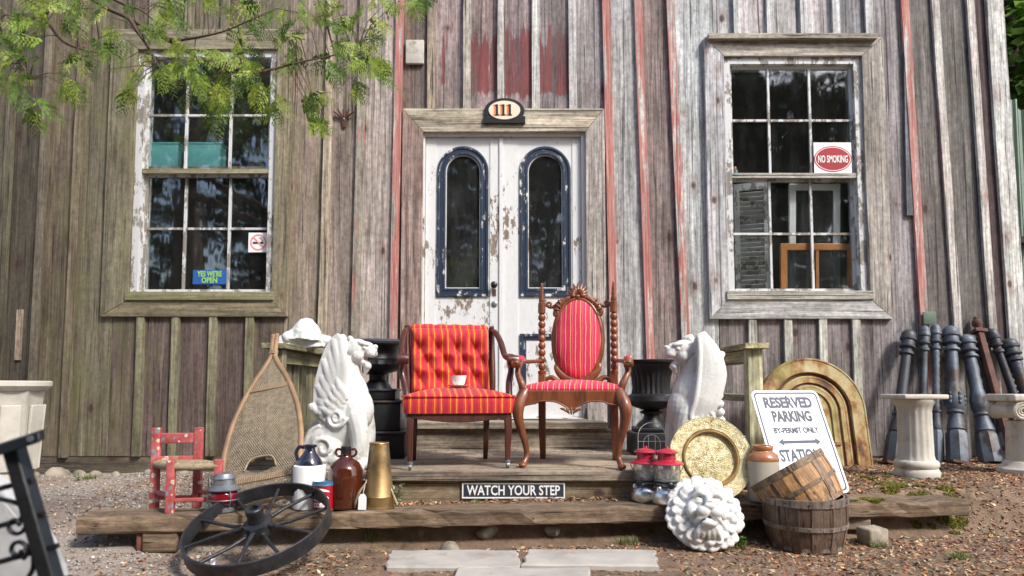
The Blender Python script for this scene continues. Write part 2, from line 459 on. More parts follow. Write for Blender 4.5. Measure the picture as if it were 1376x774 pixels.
M['pink'] = simple('faded_red_ink', (.70, .30, .32), .6, var=.08, bump=0)
M['blue_sign'] = simple('blue_sign', (.02, .10, .35), .5, var=.1, bump=0)
M['lime'] = simple('lime_print', (.30, .60, .10), .5, var=.1, bump=0)
M['teal'] = simple('teal_box', (.10, .36, .36), .6, var=.15, bump=.05)
M['stone'] = simple('field_stone', (.30, .26, .20), .9, var=.4, scale=9, bump=.5, bscale=30, dark=(.15, .13, .10), dth=.55)
M['slab'] = simple('paving_stone', (.40, .37, .33), .9, var=.22, scale=6, bump=.5, bscale=35, dark=(.30, .26, .21), dscale=5, dth=.58)
M['moss'] = simple('moss', (.15, .17, .025), .95, var=.5, scale=30, bump=.5, bscale=90)
M['brick'] = simple('old_brick', (.17, .065, .045), .9, var=.4, scale=14, bump=.5)
M['basket_new'] = weathered('basket_honey', 'Z', .65, True, paint=False, fine=1.6, contrast=.7)
M['green_sheet'] = simple('green_sheet', (.10, .15, .11), .55, .1, var=.3, scale=5, bump=.1, dark=(.10, .11, .08))

# ------------------------------------------------------------------ ground
def sst(a, b, x):
    t = min(1, max(0, (x-a)/(b-a))); return t*t*(3-2*t)
def timber_y(x): return 3.45+0.105*x          # front edge of the long timber, which lies a little askew
def gh(x, y):
    zw = .235+.018*max(-4, min(4, x))
    left = sst(-1.2, -2.3, x)
    ty = timber_y(max(-2.3, min(2.6, x)))
    a = sst(ty+.03, ty+.25, y); b_ = sst(2.7, 4.4, y)
    t = a*(1-left)+b_*left
    base = .02+.035*sst(2.6, 3.5, y)
    h = base*(1-t)+zw*t
    if y > 7 or abs(x) > 6: pass
    h += .012*mnoise.noise((x*1.7, y*1.7, 3.1))+.006*mnoise.noise((x*6, y*6, 9.1))
    return h
def axis_pts(lo, hi, a, b, fine):
    mid = list(np.arange(a, b+1e-6, fine)); L = []; d = fine; p = a
    while p > lo: d *= 1.35; p -= d; L.append(max(p, lo))
    H = []; d = fine; p = b
    while p < hi: d *= 1.35; p += d; H.append(min(p, hi))
    return L[::-1]+mid+H
xs = axis_pts(-60, 60, -4.2, 4.6, .045); ys = axis_pts(-60, 60, 2.2, 5.9, .04)
gm = MB(); gm.v = [(x, y, gh(x, y)) for y in ys for x in xs]; nx = len(xs)
gm.f = [(j*nx+i, j*nx+i+1, (j+1)*nx+i+1, (j+1)*nx+i) for j in range(len(ys)-1) for i in range(nx-1)]
def ground_mat():
    b = NB('ground_soil'); pos = b.n('NewGeometry').outputs['Position']
    v = b.n('Mapping', {'Vector': pos}).outputs[0]
    big = b.noise(v, 1.3, 5, .6); mid = b.noise(v, 14, 6, .65); fine = b.noise(v, 90, 4, .7)
    soil = b.ramp(mid, [(.3, (.085, .057, .036)), (.55, (.18, .125, .078)), (.75, (.32, .235, .155))])
    grav = b.ramp(fine, [(.3, (.16, .13, .105)), (.5, (.33, .285, .24)), (.72, (.50, .455, .40))])
    x = b.n('SeparateXYZ', {0: pos}).outputs[0]
    side = b.n('MapRange', {0: b.math('ADD', x, b.math('MULTIPLY', b.math('SUBTRACT', big, .5), 1.6)), 1: -.9, 2: -1.7}).outputs[0]
    c = b.mix(side, soil, grav)
    c = b.mix(b.ramp(big, [(.42, 0.0), (.6, .55)]), c, b.mix(fine, (.10, .06, .045), (.34, .22, .16)))
    b.P(Base_Color=c, Roughness=.95)
    b.bump(b.math('ADD', b.math('MULTIPLY', fine, .5), mid), .7, .02)
    return b.m
M['ground'] = ground_mat()
ground = put('ground', gm, M['ground'], None, 180, fixn=False); ground['kind'] = 'structure'

# ------------------------------------------------------------------ the barn
barn = thing('barn', 'weathered board and batten barn with two sash windows and white double door', 'barn')
ZB, ZT = .31, 4.7
def xz(px, py, Y=WALL): w = W(px, py, Y); return w.x, w.z
def vline(p1, p2=None):
    x1, z1 = xz(*p1)
    if p2 is None: return (x1, 0.0)
    x2, z2 = xz(*p2); k = (x2-x1)/(z2-z1)
    return (x1-k*z1, k)
def at(l, z): return l[0]+l[1]*z
def zpx(py, px=688): return W(px, py, WALL).z
def tint_at(x, dark=0.0):  # left boards are olive brown, with some shade put into their tint
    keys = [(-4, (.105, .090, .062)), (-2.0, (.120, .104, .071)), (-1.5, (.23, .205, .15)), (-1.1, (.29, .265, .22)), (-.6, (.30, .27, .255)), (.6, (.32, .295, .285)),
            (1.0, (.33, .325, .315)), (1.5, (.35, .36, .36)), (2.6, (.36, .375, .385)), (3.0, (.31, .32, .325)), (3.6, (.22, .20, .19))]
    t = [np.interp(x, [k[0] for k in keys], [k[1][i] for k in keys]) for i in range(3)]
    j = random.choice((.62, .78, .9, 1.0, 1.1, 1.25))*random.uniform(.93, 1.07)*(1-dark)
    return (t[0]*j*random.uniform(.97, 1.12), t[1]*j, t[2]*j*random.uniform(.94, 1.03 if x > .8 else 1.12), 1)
def upright(name, l0, l1, z0, z1, yf, th, color, paint=0.0, algae=None, band=(-99, 99), mat='board', parent=None):
    """one upright board between two lines, front face at yf"""
    cx = (at(l0, (z0+z1)/2)+at(l1, (z0+z1)/2))/2; cz = (z0+z1)/2
    mb = MB(); vs = []; n = 3
    lean = random.uniform(-.003, .003)
    for i in range(n+1):
        z = z0+(z1-z0)*i/n; a = at(l0, z)-cx; b_ = at(l1, z)-cx
        wv = random.uniform(-.0025, .0025); f = yf+random.uniform(-.002, .002)
        vs += [(a+wv, f-WALL, z-cz), (b_+wv, f-WALL+lean, z-cz), (b_+wv, f-WALL+th, z-cz), (a+wv, f-WALL+th, z-cz)]
    fs = [(3, 2, 1, 0), (4*n, 4*n+1, 4*n+2, 4*n+3)]
    for i in range(n):
        for k in range(4): fs.append((4*i+k, 4*i+(k+1) % 4, 4*i+4+(k+1) % 4, 4*i+4+k))
    mb.add(vs, fs)
    o = put(name, mb, M[mat], parent or barn, None, (cx, WALL, cz))
    o.color = color; o['paint'] = paint
    o['algae'] = algae if algae is not None else (random.uniform(.30, .50) if cx < -1.6 else (.33 if cx < -1.0 else .10))
    o['band_low'] = band[0]-cz; o['band_high'] = band[1]-cz
    return o
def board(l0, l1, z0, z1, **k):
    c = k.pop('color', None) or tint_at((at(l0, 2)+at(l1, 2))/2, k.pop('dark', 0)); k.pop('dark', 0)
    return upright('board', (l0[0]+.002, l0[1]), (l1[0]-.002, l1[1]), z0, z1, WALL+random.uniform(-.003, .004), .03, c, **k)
def batten(l, z0, z1, w=.062, **k):
    c = k.pop('color', None) or tuple(min(1, v*1.35) for v in tint_at(at(l, 2)))
    return upright('batten', (l[0]-w/2, l[1]), (l[0]+w/2, l[1]), z0, z1, WALL-.030, .028, c, **k)
full = {
 'A': [vline((-104, 100), (-118, 300)), vline((-68, 100), (-81, 300)), vline((-25, 100), (-37, 300)), vline((20, 100), (9, 300)), vline((67, 100), (57, 300)), vline((114, 50), (102, 300))],
 'B': [vline((445, 60), (437, 320)), vline((488, 60), (481, 320)), vline((537, 60), (532, 320))],
 'C': [vline((816, 100), (821, 320)), vline((860, 100), (868, 330)), vline((904, 100), (913, 300))],
 'D': [vline((1214, 15), (1238, 400)), vline((1255, 15), (1282, 400)), vline((1302, 15), (1329, 400))]}
lw, rw = vline((160, 230)), vline((386, 230)); dl, dr = vline((556, 230)), vline((800, 230)); wl, wr = vline((962, 230)), vline((1176, 230))
corner = vline((1344, 15), (1371, 400))
paints = {'B': [0, .42, .56], 'C': [.60, .56, .52], 'D': [.60, .38, .42], 'A': [0]*6}
edges = {'A': full['A']+[lw], 'B': [rw]+full['B']+[dl], 'C': [dr]+full['C']+[wl], 'D': [wr]+full['D']+[corner]}
for zn in 'ABCD':
    e = edges[zn]
    for i in range(len(e)-1):
        kw = {}
        if zn == 'D' and i > 0: kw['color'] = [None, (.15, .135, .125, 1), (.13, .12, .11, 1), (.075, .05, .05, 1)][i]
        if zn == 'B' and i == 3: kw['color'] = (.17, .12, .10, 1)
        if zn == 'C' and i == 2: kw['color'] = (.21, .165, .155, 1)
        # the wider gaps are two boards wide
        w = at(e[i+1], 2)-at(e[i], 2)
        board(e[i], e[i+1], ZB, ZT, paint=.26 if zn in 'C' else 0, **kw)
    for i, l in enumerate(full[zn]):
        kw = {}
        if zn in 'CD' or (zn == 'B' and i == 2): kw['color'] = (.46, .44, .41, 1)
        batten(l, ZB-.01, ZT, paint=paints[zn][i], **kw)
cb = upright('corner_board', (corner[0]-.125, corner[1]), (corner[0]+.012, corner[1]), ZB-.01, ZT, WALL-.028, .03, (.50, .50, .47, 1), paint=.34)
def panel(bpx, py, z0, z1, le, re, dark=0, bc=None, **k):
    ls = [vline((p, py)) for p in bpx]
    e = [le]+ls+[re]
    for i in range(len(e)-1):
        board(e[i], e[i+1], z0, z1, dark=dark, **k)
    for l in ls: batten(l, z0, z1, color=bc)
panel([208, 256, 304, 346], 20, zpx(52), ZT, lw, rw, bc=(.20, .18, .12, 1))
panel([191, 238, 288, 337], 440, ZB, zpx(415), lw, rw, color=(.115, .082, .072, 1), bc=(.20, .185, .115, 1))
za, zb2 = zpx(160), zpx(20)
ls = [vline((p, 60)) for p in (580, 628, 674, 720, 769)]; e = [dl]+ls+[dr]
for i in range(len(e)-1):
    upright('board', (e[i][0]+.002, 0), (e[i+1][0]-.002, 0), za, ZT, WALL+random.uniform(-.003, .003), .03,
            [(.15, .12, .105, 1), (.27, .22, .21, 1), (.26, .20, .195, 1), (.27, .21, .205, 1), (.23, .20, .20, 1), (.27, .25, .24, 1)][i],
            paint=[0, .46, .62, .72, .66, .22][i], algae=.1, band=(zpx(128), zpx(10)) if i in (2, 3, 4) else (zpx(118), zpx(-40)))['maroon'] = 1.0
for i, l in enumerate(ls): batten(l, za, ZT, color=[(.34, .28, .21, 1), (.41, .38, .33, 1), (.43, .41, .38, 1), (.43, .43, .40, 1), (.43, .42, .41, 1)][i])
panel([990, 1034, 1079, 1122, 1166], 30, zpx(62), ZT, wl, wr, bc=(.46, .46, .46, 1))
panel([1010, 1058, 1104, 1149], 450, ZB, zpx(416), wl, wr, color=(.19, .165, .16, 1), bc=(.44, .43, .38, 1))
# short loose pieces nailed to the wall
o = put('patch_strip', MB().box((0, 0, 0), (.045, .018, .40)), M['board'], barn, None, (*xz(27, 450)[:1], WALL-.012, xz(27, 450)[1])); o.color = (.36, .28, .21, 1); o['paint'] = 0; o['algae'] = 0
o = put('patch_strip', MB().box((0, 0, 0), (.055, .022, 1.35)), M['board'], barn, None, (xz(1219, 180)[0], WALL-.014, xz(1219, 180)[1]), (0, R(1.2), 0)); o.color = (.13, .14, .16, 1); o['paint'] = 0; o['algae'] = 0
# sill beam, roof, side and rear of the building, dark room
xl, xr = at(full['A'][0], 2)-.3, at(corner, 2)-.02
o = put('sill_beam', MB().box2((xl, WALL+.005, .02), (xr, WALL+.16, ZB+.02)), M['plank'], barn); o.color = (.11, .09, .065, 1); o['paint'] = 0; o['algae'] = .2
o = put('side_wall', MB().box2((xr-.05, WALL+.04, .05), (xr+.012, 10.0, ZT)), M['board'], barn); o.color = (.14, .13, .12, 1); o['paint'] = 0; o['algae'] = .2
o = put('side_wall', MB().box2((xl-.05, WALL+.04, .05), (xl, 10.0, ZT)), M['board'], barn); o.color = (.14, .13, .12, 1); o['paint'] = 0; o['algae'] = .2
put('rear_wall', MB().box2((xl, 9.95, .05), (xr, 10.0, ZT)), M['dark'], barn)
put('floor', MB().box2((xl, WALL+.16, .45), (xr, 9.95, .5)), M['dark'], barn)
rf = MB(); rf.prism([(xl-.4, ZT), (xr+.4, ZT), (xr+.4, ZT+.12), ((xl+xr)/2, ZT+2.6), (xl-.4, ZT+.12)], WALL-.02, 10.4)
put('roof', rf, M['dark'], barn)

def mitred(parent, o, i, y0, y1, mat, cols, header=None, alg=.3):
    """four mitred casing boards; o and i are outer and inner rectangles (x0, z0, x1, z1)"""
    ox0, oz0, ox1, oz1 = o; ix0, iz0, ix1, iz1 = i; g = .0015
    sides = [('X', [(ox0, oz0), (ox1, oz0), (ix1-g, iz0), (ix0+g, iz0)]), ('Z', [(ox1, oz0+g), (ox1, oz1-g), (ix1, iz1-g), (ix1, iz0+g)]),
             ('X', [(ox1, oz1), (ox0, oz1), (ix0+g, iz1), (ix1-g, iz1)]), ('Z', [(ox0, oz1-g), (ox0, oz0+g), (ix0, iz0+g), (ix0, iz1-g)])]
    for k, (ax, poly) in enumerate(sides):
        if cols[k] is None: continue
        cx = sum(p[0] for p in poly)/4; cz = sum(p[1] for p in poly)/4
        ob = put('casing_board', MB().prism([(p[0]-cx, p[1]-cz) for p in poly], y0, y1), M['plank' if ax == 'X' else 'board'], parent, None, (cx, 0, cz), bevel=.003)
        ob.color = (*cols[k], 1); ob['paint'] = 0; ob['algae'] = alg
def window(fr, casing, cols, mulx, zrows, zmid, alg, rail_col, name='window'):
    """fr: frame rectangle; mulx: glazing bar positions; zrows: bar heights of the lower and upper sash"""
    x0, z0, x1, z1 = fr
    mitred(barn, casing, fr, WALL-.038, WALL+.02, None, cols, alg=alg)
    fw = .055
    f = put('window', MB().prism([(x0, z0), (x1, z0), (x1, z1), (x0, z1)], WALL-.012, WALL+.14, hole=[(x0+fw, z0+.07), (x1-fw, z0+.07), (x1-fw, z1-fw), (x0+fw, z1-fw)]), M['sash_paint'], barn)
    gx0, gx1, gz0, gz1 = x0+fw, x1-fw, z0+.07, z1-fw
    sl = put('sill', MB().box2((x0-.02, WALL-.055, z0-.002), (x1+.02, WALL+.015, z0+.066)), M['plank'], f, bevel=.004); sl.color = rail_col; sl['paint'] = 0; sl['algae'] = alg*1.5
    for s_, (a, b_, yy) in enumerate(((gz0, zmid, WALL+.055), (zmid, gz1, WALL+.025))):
        st = .022
        # sash stiles and rails
        put('sash_stile', MB().box2((gx0, yy, a), (gx0+st, yy+.03, b_)), M['sash_paint'], f)
        put('sash_stile', MB().box2((gx1-st, yy, a), (gx1, yy+.03, b_)), M['sash_paint'], f)
        o1 = put('sash_rail', MB().box2((gx0+st, yy-.001, a), (gx1-st, yy+.03, a+.028)), M['sash_paint'], f)
        put('sash_rail', MB().box2((gx0+st, yy+.001, b_-.024), (gx1-st, yy+.03, b_)), M['sash_paint'], f)
        bx = [gx0+st]+list(mulx)+[gx1-st]; zz = [a+.028, zrows[s_], b_-.024]
        for m_ in mulx: put('glazing_bar', MB().box2((m_-.009, yy+.002, zz[0]), (m_+.009, yy+.026, zz[2])), M['sash_paint'], f)
        for i in range(3):
            put('glazing_bar', MB().box2((bx[i]+(.009 if i else 0), yy+.004, zrows[s_]-.009), (bx[i+1]-(.009 if i < 2 else 0), yy+.026, zrows[s_]+.009)), M['sash_paint'], f)
            for j in range(2):
                pa = (bx[i], zz[j]); pb = (bx[i+1], zz[j+1]); cx, cz = (pa[0]+pb[0])/2, (pa[1]+pb[1])/2
                put('pane', MB().box((0, 0, 0), (pb[0]-pa[0], .003, pb[1]-pa[1])), M['glass'], f, None, (cx, yy+.016, cz), (R(random.uniform(-.5, .5)), 0, R(random.uniform(-.5, .5))))
    mr = put('meeting_rail', MB().box2((gx0-.03, WALL-.006, zmid-.012), (gx1+.004, WALL+.024, zmid+.026)), M['plank'], f); mr.color = rail_col; mr['paint'] = 0; mr['algae'] = alg
    return f
x0, x1 = xz(182, 230)[0], xz(371, 230)[0]
olive = (.19, .165, .10); ol2 = (.175, .15, .085)
lwin = window((x0, zpx(404, 275), x1, zpx(69, 275)), (xz(146, 230)[0], zpx(426, 275), xz(392, 230)[0], zpx(42, 275)), [(.20, .165, .105), (.235, .20, .135), (.23, .20, .14), (.165, .145, .095)],
       [xz(246, 230)[0], xz(306, 230)[0]], [zpx(305), zpx(153)], zpx(231), .42, (.27, .25, .16, 1))
x0, x1 = xz(974, 230)[0], xz(1160, 230)[0]
rwin = window((x0, zpx(403, 1070), x1, zpx(78, 1070)), (xz(948, 230)[0], zpx(429, 1070), xz(1190, 230)[0], zpx(53, 1070)), [(.42, .42, .41), (.30, .275, .245), (.36, .33, .28), (.43, .43, .44)],
       [xz(1037, 230)[0], xz(1093, 230)[0]], [zpx(312), zpx(160)], zpx(237), .15, (.40, .39, .34, 1))
hd = put('drip_board', MB().box((0, 0, 0), (xz(1172, 55)[0]-xz(948, 55)[0], .07, .045)), M['plank'], barn, None, ((xz(1172, 55)[0]+xz(948, 55)[0])/2, WALL-.05, zpx(55, 1070)), bevel=.004); hd.color = (.30, .27, .22, 1); hd['paint'] = 0; hd['algae'] = .1

# ---- the double door
DZ0, DZ1 = .60, zpx(179)
dx0, dx1 = xz(568, 300)[0], xz(787, 300)[0]; dxm = xz(673, 300)[0]
mitred(barn, (xz(541, 230)[0], DZ0-.25, xz(812, 230)[0], zpx(148)), (dx0, DZ0-.25, dx1, DZ1), WALL-.036, WALL+.02, None, [None, (.36, .33, .30), (.44, .39, .30), (.29, .21, .18)], alg=.12)
put('door_jamb', MB().prism([(dx0, DZ0), (dx1, DZ0), (dx1, DZ1), (dx0, DZ1)], WALL+.0, WALL+.12, hole=[(dx0+.014, DZ0+.004), (dx1-.03, DZ0+.004), (dx1-.03, DZ1-.02), (dx0+.014, DZ1-.02)]), M['white_paint'], barn)
def arch_path(cx, r, zbot, zarc, n=20):
    """closed outline: up the right side, over the arch, down the left"""
    pts = [(cx-r, zbot), (cx+r, zbot)]
    pts += [(cx+r*math.cos(math.pi*i/n), zarc+r*math.sin(math.pi*i/n)) for i in range(n+1)]
    return pts
def ring3(pts, y): return [(p[0], y, p[1]) for p in pts]
def frame_poly(mb, outer, inner, y0, y1): return mb.prism(outer, y0, y1, hole=inner)
YD = WALL+.035
for k, (a, b_, ac, knob) in enumerate(((dx0+.016, dxm-.002, 621.5, True), (dxm+.002, dx1-.032, 733, False))):
    cx = xz(ac, 300)[0]; ro = .208; ztop, zbot = zpx(195), zpx(398); zarc = ztop-ro
    hole = arch_path(cx, ro-.045, zbot+.045, zarc)
    d = put('door', MB().prism([(a, DZ0+.006), (b_, DZ0+.006), (b_, DZ1-.024), (a, DZ1-.024)], YD, YD+.045, hole=hole), M['white_paint'], barn)
    mo = MB(); mo.prism(arch_path(cx, ro, zbot, zarc), YD-.016, YD-.001, hole=arch_path(cx, ro-.022, zbot+.022, zarc))
    put('outer_moulding', mo, M['navy'], d, bevel=.004)
    mo = MB(); mo.prism(arch_path(cx, ro-.0235, zbot+.0235, zarc), YD-.008, YD-.0005, hole=arch_path(cx, ro-.0445, zbot+.0445, zarc))
    put('middle_moulding', mo, M['navy'], d, bevel=.002)
    mo = MB(); mo.prism(arch_path(cx, ro-.0455, zbot+.0455, zarc), YD-.012, YD+.03, hole=arch_path(cx, ro-.068, zbot+.068, zarc))
    put('inner_moulding', mo, M['navy'], d, bevel=.004)
    bead = MB(); bead.prism(arch_path(cx, ro-.0685, zbot+.0685, zarc), YD+.002, YD+.026, hole=arch_path(cx, ro-.075, zbot+.075, zarc))
    put('glazing_bead', bead, M['white_paint'], d)
    gl = MB(); gl.prism(arch_path(cx, ro-.0755, zbot+.0755, zarc), YD+.012, YD+.016); put('pane', gl, M['door_glass'], d)
    # lower panel
    pz0, pz1 = DZ0+.17, zpx(448); pw = .205
    def rect(q, w=pw): return [(cx-w+q, pz0+q), (cx+w-q, pz0+q), (cx+w-q, pz1-q), (cx-w+q, pz1-q)]
    put('panel_moulding', MB().prism(rect(0), YD-.016, YD-.001, hole=rect(.026)), M['navy'], d, bevel=.004)
    put('panel_moulding', MB().prism(rect(.028), YD-.008, YD-.001, hole=rect(.05)), M['navy'], d, bevel=.003)
    # planted stile strips leave fine joints
    for sx_ in (a+.004, cx+ro+.012):
        w_ = cx-ro-.012-a-.004 if sx_ < cx else b_-sx_-.004
        if w_ > .02: put('stile', MB().box2((sx_, YD-.006, DZ0+.02), (sx_+w_, YD-.0005, DZ1-.045)), M['white_paint'], d)
    if knob:
        kx, kz = xz(664, 383)[0], zpx(383)
        kb = put('knob', MB().lathe([(.022, 0), (.022, .004), (.009, .006), (.009, .03), (.02, .036), (.028, .046), (.026, .058), (.015, .066), (0, .068)], 18, (kx, YD-.006, kz), 'Y'), M['black'], d, 40)
        put('lock_plate', MB().box2((kx-.014, YD-.010, kz-.085), (kx+.014, YD-.0065, kz-.028)), M['rust'], d)
        put('lock_disc', MB().lathe([(.024, 0), (.024, .006), (.019, .010), (0, .010)], 20, (kx+.002, YD-.006, zpx(408)), 'Y'), M['galv'], d, 40)
put('astragal', MB().box2((dxm-.012, YD-.018, DZ0+.01), (dxm+.016, YD-.007, DZ1-.03)), M['white_paint'], barn)
o = put('threshold', MB().box2((dx0-.05, WALL-.03, DZ0-.06), (dx1+.05, WALL+.15, DZ0)), M['plank'], barn); o.color = (.3, .25, .19, 1); o['paint'] = 0; o['algae'] = .1

# ---- things seen through the windows
def frame_thing(name, label, px, py0, py1, w, y, mat, bar=None, lean=0):
    p = W(px, py1, y); h = W(px, py0, y).z-p.z
    t = thing(name, label, 'picture frame' if 'picture' in name else 'sash', p, (R(lean), 0, 0)); fw = .055
    o_ = [(-w/2, 0), (w/2, 0), (w/2, h), (-w/2, h)]; i_ = [(-w/2+fw, fw), (w/2-fw, fw), (w/2-fw, h-fw), (-w/2+fw, h-fw)]
    put('frame', MB().prism(o_, -.015, .015, hole=i_), mat, t, bevel=.004)
    if bar: put('glazing_bar', MB().box2((-.012, -.012, fw), (.012, .012, h-fw)), mat, t)
    put('pane', MB().box2((-w/2+fw, -.002, fw), (w/2-fw, .002, h-fw)), M['door_glass'], t)
    return t
M['orange_wood'] = simple('varnished_pine', (.50, .20, .06), .4, var=.3, scale=7, bump=.1)
frame_thing('old_window_sash', 'old white window sash propped inside behind the glass', 1094, 250, 400, .42, WALL+.19, M['white'], lean=4)
frame_thing('picture_frame', 'honey pine picture frame leaning inside the window below the old sash', 1098, 328, 397, .60, WALL+.125, M['orange_wood'], True, lean=3)
p = W(1013, 405, WALL+.24)
t = thing('louvred_shutter', 'grey white louvred shutter standing inside the window beside the pine frame', 'shutter', p, (0, 0, R(-20)))
put('frame', MB().prism([(-.14, 0), (.14, 0), (.14, 1.0), (-.14, 1.0)], -.015, .015, hole=[(-.095, .06), (.095, .06), (.095, .94), (-.095, .94)]), M['sash_paint'], t)
sl = MB().box((0, 0, 0), (.19, .006, .045), (R(40), 0, 0)).mesh('slat')
for i in range(22): put('slat', sl, M['sash_paint'], t, None, (0, 0, .085+i*.039))
ledge = thing('window_shelf', 'thin wooden shelf across the middle of the olive window inside', 'shelf', W(275, 229, WALL+.20))
o = put('shelf_board', MB().box((0, 0, -.012), (1.05, .22, .02)), M['plank'], ledge); o.color = (.2, .16, .1, 1); o['paint'] = 0; o['algae'] = 0
for (pa, pb, c_, lab) in ((204, 243, 'teal', 'teal box on the shelf inside the window next to the red jar'), (250, 299, 'teal', 'wider teal box on the shelf inside the olive window')):
    a = W(pa, 226, WALL+.17); b_ = W(pb, 194, WALL+.17)
    t = tag(put('storage_box', MB().rbox((0, 0, (b_.z-a.z)/2), (b_.x-a.x, .12, b_.z-a.z), .006), M['teal'], None, 40, ((a.x+b_.x)/2, WALL+.19, ledge.location.z-.001)), lab, 'box')
    put('lid', MB().rbox((0, 0, b_.z-a.z+.006), (b_.x-a.x+.012, .13, .016), .004), M['teal'], t, 40)
a = W(197, 226, WALL+.15)
t = thing('storage_jar', 'small red jar on the shelf inside the window', 'jar', (a.x+.02, WALL+.17, ledge.location.z-.001))
put('body', MB().lathe([(.035, 0), (.045, .02), (.05, .10), (.035, .15), (.022, .165), (.022, .19)], 18), M['enamel_red'], t, 40)
put('lid', MB().lathe([(.026, .185), (.026, .205), (0, .208)], 18), M['black'], t, 40)
t = thing('figurine', 'tiny blue figurine with orange hat inside the window by the glazing bar', 'figurine', (W(988, 232, WALL+.10).x, WALL+.10, zpx(237)+.03))
put('body', MB().lathe([(.018, 0), (.014, .02), (.022, .045), (.01, .06), (0, .062)], 12), M['teal'], t, 60)
put('hat', MB().lathe([(.022, .058), (.012, .064), (.010, .082), (0, .085)], 12), M['orange'], t, 60)

# ---- signs on the wall and in the windows
t = thing('number_plaque', 'oval house number plaque reading 111 over the double door', 'plaque', (xz(678, 152)[0], WALL-.038, zpx(153)))
el = lambda rx, rz, cz=0, n=36: [(rx*math.cos(2*math.pi*i/n), cz+rz*math.sin(2*math.pi*i/n)) for i in range(n)]
pk = .0059
put('back_plate', MB().prism(el(27.5*pk, 17.5*pk, 1*pk), -.018, -.001), M['black'], t, bevel=.003)
put('foot_plate', MB().box2((-28.5*pk, -.022, -17*pk), (28.5*pk, -.002, -7*pk)), M['black'], t, bevel=.003)
put('face_plate', MB().prism(el(21.5*pk, 13*pk, 1*pk), -.026, -.0185), M['cream'], t)
for i in range(3):
    for (dx_, m_, yy, sc_) in ((-.010, 'orange', -.0275, 1.0), (.006, 'black', -.029, 1.0)):
        x_ = (-9.5+8.8*i)*pk+dx_*1.0-.01
        nb = MB(); w_, h_ = .0085, .046
        nb.box2((x_-w_, yy, .006-h_), (x_+w_, yy+.0012, .006+h_)).box2((x_-w_*1.9, yy+.0002, .006-h_), (x_+w_*1.9, yy+.0012, .006-h_+.010)).box2((x_-w_*1.9, yy+.0002, .006+h_-.016), (x_-w_, yy+.0012, .006+h_-.004))
        put('numeral', nb, M[m_], t)
t = thing('no_smoking_sign', 'white placard with red oval NO SMOKING in the window', 'sign', (xz(1120, 213)[0], WALL+.012, zpx(213)))
put('backing', MB().box2((-.152, 0, -.137), (.152, .004, .137)), M['white'], t)
put('oval', MB().prism(el(.152, .107), -.0015, -.0002), M['sign_red'], t)
put('oval_line', MB().prism(el(.144, .099), -.0022, -.0016, hole=el(.139, .094)), M['white'], t)
text('lettering', 'NO SMOKING', .082, M['white'], t, (0, -.003, -.004), sx=.47, bold=.0016)
t = thing('smoking_ban_sticker', 'square sticker with crossed out cigarette symbol on the window', 'sticker', (xz(344, 323)[0], WALL+.050, zpx(324)))
put('backing', MB().box2((-.08, 0, -.08), (.08, .002, .08)), M['white'], t)
put('ring', MB().prism(el(.067, .067), -.001, -.0002, hole=el(.053, .053)), M['pink'], t)
put('cigarette', MB().box2((-.045, -.001, -.012), (.005, -.0002, .004)).box2((.012, -.001, -.012), (.04, -.0002, .004)), M['black'], t)
put('smoke_mark', MB().tube([(.03, -.0008, .01), (.04, -.0008, .02), (.022, -.0008, .026), (.03, -.0008, .036), (.008, -.0008, .036)], .004, 4), M['galv'], t)
put('bar', MB().box((0, -.0017, 0), (.118, .0008, .014), (0, R(45), 0)), M['pink'], t)
t = thing('small_blue_sign', 'small blue sign with lime green lettering in the window corner', 'sign', (xz(278, 370)[0], WALL+.050, zpx(371)))
put('backing', MB().box2((-.135, 0, -.058), (.135, .003, .058)), M['blue_sign'], t)
text('lettering', "YES WE'RE", .062, M['lime'], t, (0, -.002, .024), sx=.68, bold=.0015)
text('lettering', 'OPEN', .062, M['lime'], t, (0, -.002, -.027), sx=.8, bold=.0015)
t = thing('blank_panel', 'small blank white panel screwed to the dark board left of the door header', 'panel', (xz(558, 72)[0], WALL-.004, zpx(72)))
put('cover', MB().rbox((0, -.016, 0), (.148, .03, .20), .006), M['plaster_old'], t, 40)
put('screw', MB().lathe([(.005, 0), (.004, .003), (0, .004)], 8, (0, -.031, .08), 'Y'), M['galv'], t)
t = thing('iron_hook', 'rusty five pronged iron hook nailed to the wall beside the window', 'hook', (xz(463, 160)[0], WALL-.002, zpx(160)))
put('back_plate', MB().prism([(-.022, .02), (.02, .02), (.022, -.02), (.012, -.075), (-.008, -.075), (-.024, -.02)], -.014, 0), M['rust'], t, bevel=.004)
put('bolt', MB().ell((-.001, -.017, -.006), (.009, .007, .009), 10, 6), M['galv'], t, 60)
for ex, ez in ((-.082, .052), (-.05, .072), (-.006, .072), (.044, .072), (.082, .052)):
    put('prong', MB().tube(cr([(ex*.2, -.008, .005), (ex*.6, -.02, ez*.55), (ex, -.028, ez)], 4), [.010, .008, .007], 7), M['rust'], t, 60)

